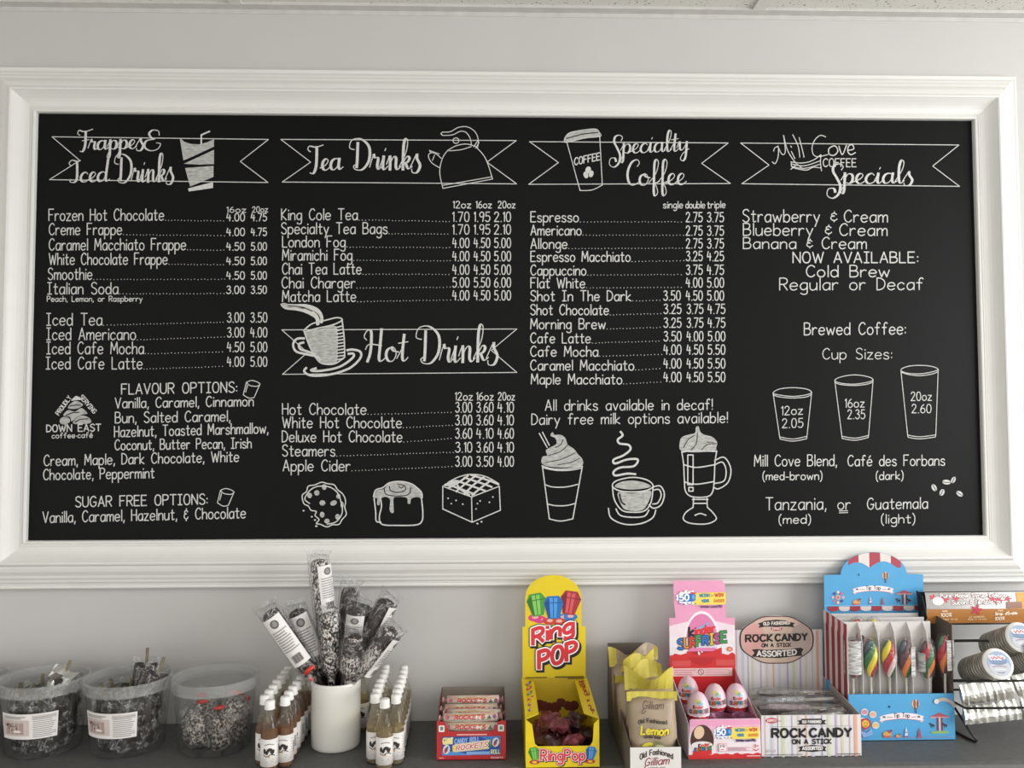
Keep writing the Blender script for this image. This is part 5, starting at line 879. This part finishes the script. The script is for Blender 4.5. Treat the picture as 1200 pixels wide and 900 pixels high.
# ------------------------------------------------------------------ blue fairground lollipop display
def tip_box():
    X0, X1, yf, yb = .6415, .8335, 1.489-1.617, 1.568-1.617; z = Z0; W = X1-X0; sk = -.010      # back edge a little to the left
    blue = mat('sky_blue_card', '#4f9fd0', .42, .03); kb = mat('brown_card_inside', '#5d5148', .7, .05); stripe = mat('cream_card', '#cfc6c0', .5, .02)
    t = thing('lollipop_display_box', 'blue fairground-printed display box of twisted lollipops with a striped arched header', 'box', ((X0+X1)/2, (yf+yb)/2, z))
    MB().box(X0, X1, yf, yb, z, z+TH).build('base_panel', grey, t)
    f3 = plane_map((X0, yf, z), (W, 0, 0), (0, 0, .0822), (145, 786, 578, 600)); fp = MB().box(X0, X1, yf, yf+TH, z, z+.0822).build('front_panel', blue, t)
    def banner(p, x, y, s):
        T = lambda q: [(x+u*s, y+v*s) for u, v in P(q)]
        p.poly(T('-92,12 -70,-8 -40,-12 0,-15 40,-12 70,-8 92,12 80,10 84,22 68,12 40,8 0,5 -40,8 -68,12 -84,22 -80,10'), '#e9dfe2'); p.poly(T('-92,-2 -70,-10 -40,-15 0,-18 40,-15 70,-10 92,-2 84,6 90,17 68,12 40,8 0,5 -40,8 -68,12 -90,17 -84,6'), '#e9dfe2')
        p.line(T('-90,18 -68,13 -40,9 0,6 40,9 68,13 90,18'), 2*s, '#b8606c'); p.text('Tip Top', x-32*s, y+1*s, x+32*s, y+1*s, 16*s, 2.7*s, '#3a3038', arch=2*s)
        for sx in (-72, 70): p.line(T('%d,2 %d,-6 %d,2 %d,-3 %d,-3 %d,2' % (sx-5, sx, sx+5, sx-6, sx+6, sx-5)), 2*s, '#5a5058', False)
        lines(p, x-60*s, x-38*s, y-3*s, y+2*s, 1, 3*s, '#9a8a92', .05); lines(p, x+40*s, x+58*s, y-3*s, y+2*s, 1, 3*s, '#9a8a92', .05)
    def balloon(p, x, y, s):
        p.ell(x, y, 15*s, 17*s, '#d8b58a'); p.ell(x-4*s, y, 5*s, 17*s, '#8a5a4a'); p.ell(x+8*s, y, 4*s, 15*s, '#5a4a5a'); p.poly([(x-7*s, y+14*s), (x+7*s, y+14*s), (x+3*s, y+26*s), (x-3*s, y+26*s)], '#6a5a50'); p.rect(x-4*s, y+27*s, x+4*s, y+34*s, '#3a4a7a')
    def carousel(p, x, y, s):
        p.poly([(x-40*s, y-20*s), (x, y-36*s), (x+40*s, y-20*s)], '#a8505c'); p.rect(x-40*s, y-20*s, x+40*s, y-15*s, '#c9989c')
        for k, c in enumerate(('#8a3038', '#d8d0cc', '#8a3038')): p.rect(x+(-12+9*k)*s, y-16*s, x+(-6+9*k)*s, y+40*s, c)
        for dx in (-30, 22): p.ell(x+dx*s, y+14*s, 9*s, 5*s, '#3a3440', .3); p.rect(x+(dx-6)*s, y+16*s, x+(dx-4)*s, y+26*s, '#3a3440'); p.rect(x+(dx+4)*s, y+16*s, x+(dx+6)*s, y+26*s, '#3a3440'); p.ell(x+(dx-9)*s, y+8*s, 4*s, 4*s, '#3a3440')
        p.ell(x, y+42*s, 40*s, 6*s, '#8ab06a')
    def wheel(p, x, y, s):
        for k in range(8):
            a = 2*PI*k/8; p.line([(x, y), (x+20*s*math.cos(a), y+20*s*math.sin(a))], 1.6*s, '#b99aa8', False); p.ell(x+22*s*math.cos(a), y+22*s*math.sin(a), 6*s, 6*s, ('#d8a8b8', '#3a4a8a', '#e0c8a0', '#c86a8a')[k % 4], n=10)
        p.ell(x, y, 10*s, 10*s, '#d8b08a'); p.ell(x, y, 6*s, 6*s, '#b85a6a'); p.line([(x, y), (x-10*s, y+34*s)], 2*s, '#a890a0', False); p.line([(x, y), (x+10*s, y+34*s)], 2*s, '#a890a0', False)
    def small(p, x, y, s):
        p.ell(x, y, 16*s, 9*s, '#d8a05a'); p.ell(x+8*s, y-8*s, 6*s, 6*s, '#b8503a'); p.rect(x-14*s, y+6*s, x+14*s, y+12*s, '#c8584a'); p.ell(x+15*s, y-12*s, 3*s, 4*s, '#4a3a5a')
    def tower(p, x, y, s, c): p.poly([(x-7*s, y+14*s), (x-4*s, y-10*s), (x, y-26*s), (x+4*s, y-10*s), (x+7*s, y+14*s)], c); p.rect(x-8*s, y+10*s, x+8*s, y+16*s, '#8a5a7a'); p.rect(x-4*s, y-6*s, x+4*s, y-2*s, '#c8404a')
    p = Print(f3); banner(p, 360, 693, 1.0); balloon(p, 418, 640, 1.05); carousel(p, 515, 712, 1.0); p.ell(310, 650, 4, 5, '#2a4a6a')
    for x, y, c in ((208, 670, '#c88a9c'), (242, 680, '#d8a890'), (252, 723, '#d8b878'), (200, 706, '#a83a44')): p.ell(x, y, 15, 14, '#d8d0cc'); p.ell(x, y, 13, 9, c)
    for k in range(12): a = 2*PI*k/12; p.ell(211+17*math.cos(a), 716+17*math.sin(a), 6, 6, '#b03a3e', n=8)
    p.ell(211, 716, 15, 15, '#e0b84a'); p.ell(206, 713, 2.5, 3, '#4a3020', n=8); p.ell(217, 713, 2.5, 3, '#4a3020', n=8); p.line('204,721 211,727 218,721', 2.2, '#7a3020'); p.line('192,770 204,735 214,772', 3, '#a05a8a', False)
    p.poly('190,745 215,752 236,735 240,760 200,772', '#7fa8d8'); small(p, 298, 758, 1.1); tower(p, 376, 756, 1.0, '#c9d4e0'); tower(p, 430, 760, 1.0, '#b0485a'); small(p, 342, 766, .6)
    p.line('500,630 530,622 560,632 578,650', 14, '#b5aca4'); p.ell(502, 630, 10, 10, '#dcd6d0'); p.line('300,772 560,772', 1.6, '#b07a98', False); p.done('printed_artwork', fp)
    # sides
    MB().slab([(X0, yf+TH, z), (X0+sk, yb, z), (X0+sk, yb, z+.215), (X0, yf+TH, z+.205)], (TH, 0, 0)).build('side_panel', stripe, t)
    sf = MB(); n = 6
    def sm(u, v, d=0): return Vector((X0+sk*u-.0003-d, yf+TH+(yb-yf-TH)*u, z+v))
    p = Print(lambda x, y, d=0: sm(x, y, d))
    for k in range(4): p.poly([(.03+k*.25, .0), (.16+k*.25, .0), (.16+k*.25, .203+.01*(.16+k*.25)), (.03+k*.25, .203+.01*(.03+k*.25))], '#8e2634')
    for k in range(8):
        a0 = k/8; p.poly([(a0, .205+.01*a0), (a0+.125, .206+.01*a0), (a0+.125, .192+.01*a0)]+[(a0+.0625+.0625*math.cos(q), .192+.01*a0-.012*math.sin(q)) for q in [PI*j/8 for j in range(1, 8)]]+[(a0, .192+.01*a0)], ('#a93a48', '#d8cfca')[k % 2])
    p.poly([(0, 0), (1, 0), (1, .03)]+[(1-q, .085-.045*q+.0*q+.012*abs(math.sin(q*7))) if q < .99 else (0, .09) for q in [.0+.05*j for j in range(1, 21)]], '#4796c8'); p.done('printed_artwork', t)
    MB().slab([(X1, yf+TH, z), (X1+sk, yb, z), (X1+sk, yb, z+.215), (X1, yf+TH, z+.205)], (-TH, 0, 0)).build('side_panel', kb, t)
    # header: lower part of the back panel, then the arched card
    h3 = plane_map((X0+sk, yb, z), (W, 0, 0), (0, 0, .3215), (72, 1677, 1005, 85))
    arch = [(545+308*math.cos(a), 290-208*math.sin(a)) for a in [PI*k/28 for k in range(29)]]
    hd = MB().slab([h3(*q) for q in P('72,1677 1005,1677 1005,292')+arch+P('80,292')], (0, TH, 0)).build('header_card', blue, t); p = Print(h3)
    for k, (x0, x1) in enumerate(((310, 405), (405, 505), (505, 607), (607, 706), (706, 800))):
        top = lambda x: 290-208*math.sqrt(max(0, 1-((x-545)/308)**2))+2
        bot = lambda x: (230-55*math.sin(PI*min(1, max(0, (x-270)/240)))) if x < 505 else (228-60*math.sin(PI*min(1, max(0, (x-505)/260))))
        xs = [x0+(x1-x0)*j/6 for j in range(7)]; p.poly([(x, top(x)) for x in xs]+[(x, max(top(x)+1, bot(x))) for x in xs[::-1]], ('#a83c4c', '#d9d4d0')[k % 2])
    p.ell(404, 292, 7, 10, '#2a4a6a'); balloon(p, 652, 300, 2.0); banner(p, 535, 430, 2.1); wheel(p, 205, 500, 2.2); small(p, 375, 545, 2.2); tower(p, 505, 535, 1.7, '#d8c8d0'); tower(p, 618, 545, 1.8, '#b0485a'); carousel(p, 825, 505, 1.9); p.rect(72, 570, 1005, 580, '#6ab0dc')
    for k in range(9): x = 110+100*k; p.poly([(x, 583), (x+100, 583), (x+100, 605)]+[(x+50+50*math.cos(q), 605+24*math.sin(q)) for q in [PI*j/8 for j in range(1, 8)]]+[(x, 605)], ('#9a2a3a', '#cfc6c2')[k % 2])
    p.done('printed_artwork', hd)
    # white card dividers: cross sheets and fins
    card = mat('divider_card', '#c9c5c2', .6, .03, 30); ys = [yf+.0235, yf+.041, yf+.058]; tops = [.205, .2085, .212]
    for y, h in zip(ys, tops):
        o = sk*(y-yf)/(yb-yf); MB().box(X0+.002+o, X1-.003+o-.022, y, y+TH, z+TH, z+h).build('divider_sheet', card, t)
    cx = [.0, .0295, .060, .0905, .1205, .150]
    for k in range(1, 6):
        x = X0+.001+cx[k]-.002
        MB().slab([(x, yf+.004, z+TH), (x, ys[0], z+TH), (x, ys[0], z+.205), (x+.0, yf+.010, z+.190), (x, yf+.004, z+.17)], (TH*.8, 0, 0)).build('divider_fin', card, t)
        for q in (0, 1):
            o = sk*(ys[q]-yf)/(yb-yf)*1.2; MB().box(x+o, x+o+TH*.8, ys[q]+TH, ys[q+1], z+TH, z+tops[q]-.004).build('divider_fin', card, t)
    # lollipops
    cl = {'r': '#b02636', 'y': '#e2cf2c', 'g': '#2f6b40', 'o': '#dd7a2c', 'w': '#d9c9c6', 'd': '#5a2f3c', 'k': '#444c58'}
    lm = {k: mat('boiled_sugar_'+k, v, .14, .06, 60, .1) for k, v in cl.items()}; wrapc = clear('lolly_wrap', (.96, .96, .96), .02, (.8, .8, .8), .06, 1.6, 1.0, 150)
    slip = patterned('printed_slip', '#8f8f8d', '#c6c5c2', 300, .5, .4, 'noise', stretch=(.25, .25, 1.3), soft=.1, bump=0)
    def lolly(x, y, h, cols, label, ph=0, lab=None, sc=1.0, gr='lollipops in the front row'):
        l = thing('twisted_lollipop', label, 'lollipop', (x, y, z+TH), gr); n = 16; Hh = .066*sc; zb = z+h
        for k, c in enumerate(cols):
            pts = []; rs = []
            for i in range(n+1):
                v = i/n; env = math.sin(PI*(.06+.9*v))**.7*(1.0-.25*(1-v)); a = ph+2*PI*k/len(cols)+v*4.2; R_ = .0078*env; pts.append((x+R_*math.cos(a), y+R_*math.sin(a)*.62, zb+Hh*v)); rs.append(0.0072*env+.0006)
            MB().tube(pts, rs, 9).build('candy_strand', lm[c], l, True)
        MB().tube([(x, y, z+TH+.001), (x, y, zb+.006)], .0021, 8).build('stick', mat('white_stick', '#c9c2b6', .6), l, True)
        pf = [(.0045, zb-.030), (.0042, zb-.016), (.006, zb-.008), (.0125, zb+.008), (.0166, zb+Hh*.45), (.0162, zb+Hh*.8), (.0115, zb+Hh+.002), (.003, zb+Hh+.006)]
        MB().lathe(pf, 14, (x, y, 0)).jitter(.0009, int(x*1e4)).xf(Matrix.Translation((0, y*.33, 0)) @ Matrix.Diagonal((1, .67, 1, 1))).build('wrapper', wrapc, l)
        if lab:
            a0, a1, v0, v1 = lab; m_ = 8; vs = [(x+.0170*math.cos(a), y+.0116*math.sin(a), zb+Hh*v) for v in (v0, v1) for a in [math.radians(a0+(a1-a0)*i/m_) for i in range(m_+1)]]; MB().add(vs, [(i, i+1, m_+2+i, m_+1+i) for i in range(m_)]).build('printed_slip', slip, l, True)
        return l
    yy = yf+.0125
    def px_x(p_, D=1.5015): return pix(p_, 770, D).x
    xs = [px_x(q) for q in (999.5, 1020.5, 1042.5, 1062, 1087.5, 1108)]
    lolly(xs[0], yy, .108, 'grkr', 'lollipop covered by a silver printed slip at the left end of the row', .3, (-170, -15, .12, 1.02)); lolly(xs[1], yy, .110, 'yrkg', 'twisted lollipop with a bright yellow strand beside a red one', 3.2)
    lolly(xs[2], yy, .108, 'rwgy', 'twisted lollipop with red over green, orange and yellow at its foot', 2.2); lolly(xs[3], yy, .108, 'ogkd', 'twisted lollipop with an orange top and a slip on its right side', 3.2, (-75, 0, .05, .85))
    lolly(xs[4], yy, .106, 'rgod', 'twisted lollipop with a red top over green and orange strands', 1.2, (-190, -120, .2, .7)); lolly(xs[5], yy, .115, 'odgr', 'twisted lollipop at the right end of the row with a printed slip', 2.8, (-95, -5, .1, .92))
    lolly(px_x(1006, 1.522), ys[0]+.0092, .142, 'ordr', 'twisted lollipop whose orange-red tip shows behind the first divider', 0, None, .98, 'lollipops behind the first divider'); lolly(px_x(1025, 1.522), ys[0]+.0092, .1415, 'yywy', 'twisted lollipop whose yellow tip shows behind the first divider', 0, None, .98, 'lollipops behind the first divider')
tip_box()
# ------------------------------------------------------------------ wire rack of maple sweets
def rack():
    blk = mat('black_wire', '#151515', .35, .1); t = thing('wire_rack', 'black wire counter rack at the right edge holding maple sweets', 'rack', cnt(1150, 872))
    def wire(name, pts, r=.0021):
        return MB().tube(pts, r, 8).build(name, blk, t, True)
    XL, XR = .862, 1.16
    foot = cnt(1147, 873.5); fz = Z0+.0022; f0 = Vector((foot.x, foot.y, fz)); yb = -.045
    for dx in (0, .235):
        wire('foot_loop', [Vector((f0.x-.012+dx, yb, fz)), Vector((f0.x-.004+dx, f0.y+.02, fz)), Vector((f0.x+dx, f0.y+.003, fz)), Vector((f0.x+.001+dx, f0.y, fz+.003)), Vector((f0.x-.004+dx, f0.y+.008, fz+.012)), Vector((f0.x-.02+dx, f0.y+.035, fz+.052)), Vector((f0.x-.022+dx, f0.y+.055, fz+.058)), Vector((f0.x-.022+dx, yb, fz+.10)), Vector((f0.x-.022+dx, yb, fz+.225))])
    x0, x1 = f0.x-.024, f0.x+.236
    def tier(zf, yfr, zbk):
        wire('tier_rail', [(x0, yfr, Z0+zf), (x1, yfr, Z0+zf)]); wire('tier_rail', [(x0, yb, Z0+zbk), (x1, yb, Z0+zbk)])
        for x in (x0, x1): wire('tier_arm', [(x, yfr, Z0+zf), (x, yb, Z0+zbk)])
    p1 = pix(1125, 831.5, 1.46); p2 = pix(1123, 799.5, 1.47); p3 = pix(1128, 752, 1.53)
    tier(p1.z-Z0, p1.y, p1.z-Z0-.004); tier(p2.z-Z0, p2.y, p2.z-Z0-.03); tier(p3.z-Z0, p3.y, p3.z-Z0-.01)
    # printed sign: a curved card held by the top of the rack
    sg = thing('maple_sign', 'curved brown and white printed sign along the top of the wire rack', 'sign', (1.0, -.05, Z0+.20))
    A = pix(1086, 731, 1.535); B = pix(1086, 695, 1.535); hgt = B.z-A.z; Ls = .24; yA = A.y
    def sm(u, v, d=0): return Vector((A.x+Ls*u, yA+.002*(v-.15)**2-.004*math.sin(PI*v)-d, A.z+hgt*v))
    mb = MB(); n = 10
    vs = [sm(u, j/n) for j in range(n+1) for u in (0, 1)]+[sm(u, j/n)+Vector((0, .0012, 0)) for j in range(n+1) for u in (0, 1)]; o = 2*(n+1)
    fs = []
    for j in range(n): fs += [(2*j, 2*j+1, 2*j+3, 2*j+2), (o+2*j+2, o+2*j+3, o+2*j+1, o+2*j), (2*j, 2*j+2, o+2*j+2, o+2*j), (2*j+1, o+2*j+1, o+2*j+3, 2*j+3)]
    fs += [(0, o, o+1, 1), (2*n, 2*n+1, o+2*n+1, o+2*n)]
    card = mb.add(vs, fs).build('sign_card', mat('white_sign_card', '#e9e6e4', .4, .02), sg, True)
    k = 7.5; f = lambda x, y, d=0: sm((x-48)/(36*0+48+Ls*5000-48) if False else (x-48)/1139, (372-y)/(372-112), d+.0004)
    p = Print(f)
    def strip(y0, y1, x0_, x1_, c):
        for q in range(4): ya, yb_ = y0+(y1-y0)*q/4, y0+(y1-y0)*(q+1)/4; p.poly([(x0_, ya), (x1_, ya), (x1_, yb_), (x0_, yb_)], c)
    strip(248, 370, 50, 1290, '#a86f32'); strip(114, 250, 860, 1290, '#e39a3c'); strip(190, 246, 760, 900, '#8f6a5a')
    for x, y, s_ in ((110, 150, 26), (215, 165, 30), (310, 160, 26), (640, 165, 34), (700, 180, 30), (780, 165, 26)): p.poly([(x+s_*(1+.45*math.cos(5*a))*math.cos(a), y+s_*.7*(1+.45*math.cos(5*a))*math.sin(a)) for a in [2*PI*j/40 for j in range(40)]], '#c23a4a')
    p.ell(152, 182, 52, 36, '#c9bdb8'); p.ell(152, 180, 48, 33, '#f2efed')
    for tx, xa, xb, yb_, h in (('Pure Maple Syrup Lollipop', 180, 775, 152, 30), ("Suçon à l'érable pur", 275, 745, 208, 34)): p.text(tx, xa, yb_, xb, yb_-4, h, 13, '#6a4644'); p.text(tx, xa, yb_, xb, yb_-4, h, 6, '#f4f0ee')
    p.poly([(490+38*(1+.45*math.cos(5*a+.3))*math.cos(a), 255+34*(1+.45*math.cos(5*a+.3))*math.sin(a)) for a in [2*PI*j/40 for j in range(40)]], '#b5344a')
    p.text('Made', 182, 268, 228, 266, 10, 3.5, '#ecdcc8'); p.text('100%', 172, 312, 265, 308, 28, 6, '#f0e4d2'); p.text('Maple Syrup', 185, 342, 320, 338, 14, 3.5, '#d8bf9c'); p.text('LES SUCRERIES', 420, 325, 560, 320, 12, 3.2, '#d8bf9c'); p.text('Made in Canada', 415, 345, 580, 340, 12, 3, '#d8bf9c'); p.text('Fait', 682, 268, 722, 266, 10, 3.5, '#ecdcc8'); p.text("Sirop d'Érable", 655, 302, 852, 294, 22, 5.5, '#f0e4d2'); p.text('100%', 658, 345, 740, 340, 24, 6, '#f0e4d2'); p.done('printed_artwork', card)
    MB().box(A.x-.004, A.x+Ls, yA+.012, yA+.016, A.z-.006, B.z-.001).build('backing_plate', blk, sg); MB().slab([(A.x-.004, yA+.014, A.z-.004), (A.x, yA-.004, A.z+.01), (A.x-.006, yA+.0, B.z-.006), (A.x-.010, yA+.014, B.z+.002)], (.0012, 0, 0)).build('end_plate', blk, sg)
    # rolls of stacked discs, tilted up towards the front, round label on the end
    ribm = clear('ribbed_tube', (.42, .42, .42), .42, (.16, .15, .13), .08, 2.4, .3, 60); edge = mat('disc_edge_silver', '#a8a498', .2, .3, 60, .2, .5)
    def roll(fc, D, R_, Lr, label, tilt=.36, yaw=.0):
        c = pix(fc[0], fc[1], D); r = thing('lollipop_roll', label, 'candy', c, 'maple rolls on the wire rack')
        ax = Vector((math.sin(yaw)*math.cos(tilt), -math.cos(yaw)*math.cos(tilt), math.sin(tilt))); X = Vector((0, 0, 1)).cross(ax).normalized(); Yv = ax.cross(X)
        M = Matrix.Translation(c) @ Matrix((X, Yv, ax)).transposed().to_4x4()
        n = 11
        for i in range(n):
            z1 = -Lr*i/n-.002; z0 = z1-Lr/n*.72; MB().lathe([(0, z0), (R_*.93, z0), (R_*.975, z0+.0006), (R_*.975, z1-.0006), (R_*.93, z1), (0, z1)], 28).xf(M).build('stacked_disc', edge, r, True)
        MB().lathe([(R_*.84, -Lr), (R_*.84, -.002)], 28).xf(M).build('core_tube', mat('dark_core', '#3a3733', .4), r, True); 
        e = MB().lathe([(R_*1.0, -.004), (R_*1.02, -.002), (R_*1.0, .0), (0, .0006)], 36).xf(M).build('end_label', mat('white_disc', '#efeeec', .35, .01), r, True)
        q = Print(lambda x_, y_, d=0: M @ Vector((x_*R_, -y_*R_, .0007+d))); q.ell(.06, .0, .80, .80, '#8fa3bb', n=36); q.ell(.06, .28, .72, .5, '#b5b9c0', n=24); q.ell(.02, -.2, .6, .3, '#6f87a6', n=20); q.line('-.5,-.5 -.4,-.3 -.28,-.5 -.2,-.3 -.1,-.44 0,-.28 .12,-.46 .2,-.28 .34,-.46 .48,-.34', .16, '#f3e6e8'); q.line('-.42,-.42 -.3,-.32 -.18,-.44 -.05,-.32 .1,-.44 .25,-.32 .42,-.4', .09, '#cc6672')
        q.line('-.5,-.02 .1,.02 .55,-.04', .04, '#6a6f80'); q.line('-.45,.2 .1,.16 .5,.22', .05, '#8a6a72'); q.line('-.3,.4 .1,.36 .4,.42', .04, '#e6e4e4'); q.line('-.2,.56 .1,.6 .3,.54', .05, '#5f6a80'); q.done('printed_artwork', e)
        return r
    roll((1172, 779), 1.455, .0262, .095, 'roll of stacked maple sweets on the middle rail, its round label nearest', .42, -.02); roll((1199, 748), 1.47, .0262, .10, 'roll of stacked maple sweets higher up, cut off by the right edge', .42, -.02); roll((1222, 768), 1.453, .0262, .09, 'roll of stacked maple sweets beyond the right edge on the middle rail', .42, -.02)
    # crinkled silver packets hanging on the lower rails
    foil = mat('crinkled_silver', '#d3d2cc', .28, .1, 60, .0, .9)
    def packet(q, D0, D1, label, seed):
        (ax_, ay), (bx, by), (cx_, cy), (dx_, dy) = q; rr = random.Random(seed); n, m_ = 22, 6
        TL_, TR_, BR_, BL_ = pix(ax_, ay, D0), pix(bx, by, D0), pix(cx_, cy, D1), pix(dx_, dy, D1); vs = []
        for s_ in (0, 1):
            for j in range(m_+1):
                for i in range(n+1):
                    u, v = i/n, j/m_; pt = (TL_.lerp(TR_, u)).lerp(BL_.lerp(BR_, u), v); wv = .0009*math.sin(i*2.1+.25*math.sin(j+seed))+.0006*math.sin(i*3.7+seed)+rr.uniform(-.0002, .0002); vs.append(pt+Vector((0, wv-(.006 if s_ == 0 else -.006)*math.sin(PI*min(.97, max(.03, v)))*.8, 0)))
        k_ = (n+1)*(m_+1); fs = []
        for j in range(m_):
            for i in range(n): a = j*(n+1)+i; fs += [(a, a+n+1, a+n+2, a+1), (k_+a, k_+a+1, k_+a+n+2, k_+a+n+1)]
        for i in range(n): fs += [(i, i+1, k_+i+1, k_+i), (m_*(n+1)+i+1, m_*(n+1)+i, k_+m_*(n+1)+i, k_+m_*(n+1)+i+1)]
        for j in range(m_): a = j*(n+1); fs += [(a+n+1, a, k_+a, k_+a+n+1), (a+n, a+2*n+1, k_+a+2*n+1, k_+a+n)]
        o = MB().add(vs, fs).build('foil_packet', foil); tag(o, label, 'packet', 'foil packets on the wire rack')
    packet([(1126, 804), (1184, 793), (1194, 819), (1130, 829)], 1.475, 1.470, 'crinkled silver foil packet on the upper of two rails, at left', 3); packet([(1130, 830), (1194, 820), (1201, 845), (1133, 851)], 1.478, 1.468, 'crinkled silver foil packet on the lower rail, at left', 5)
    packet([(1187, 793), (1240, 784), (1250, 811), (1197, 818)], 1.475, 1.470, 'crinkled silver foil packet on the upper rail, cut by the picture edge', 8); packet([(1198, 819), (1252, 811), (1258, 838), (1204, 845)], 1.478, 1.468, 'crinkled silver foil packet on the lower rail, beyond the edge', 9)
rack()
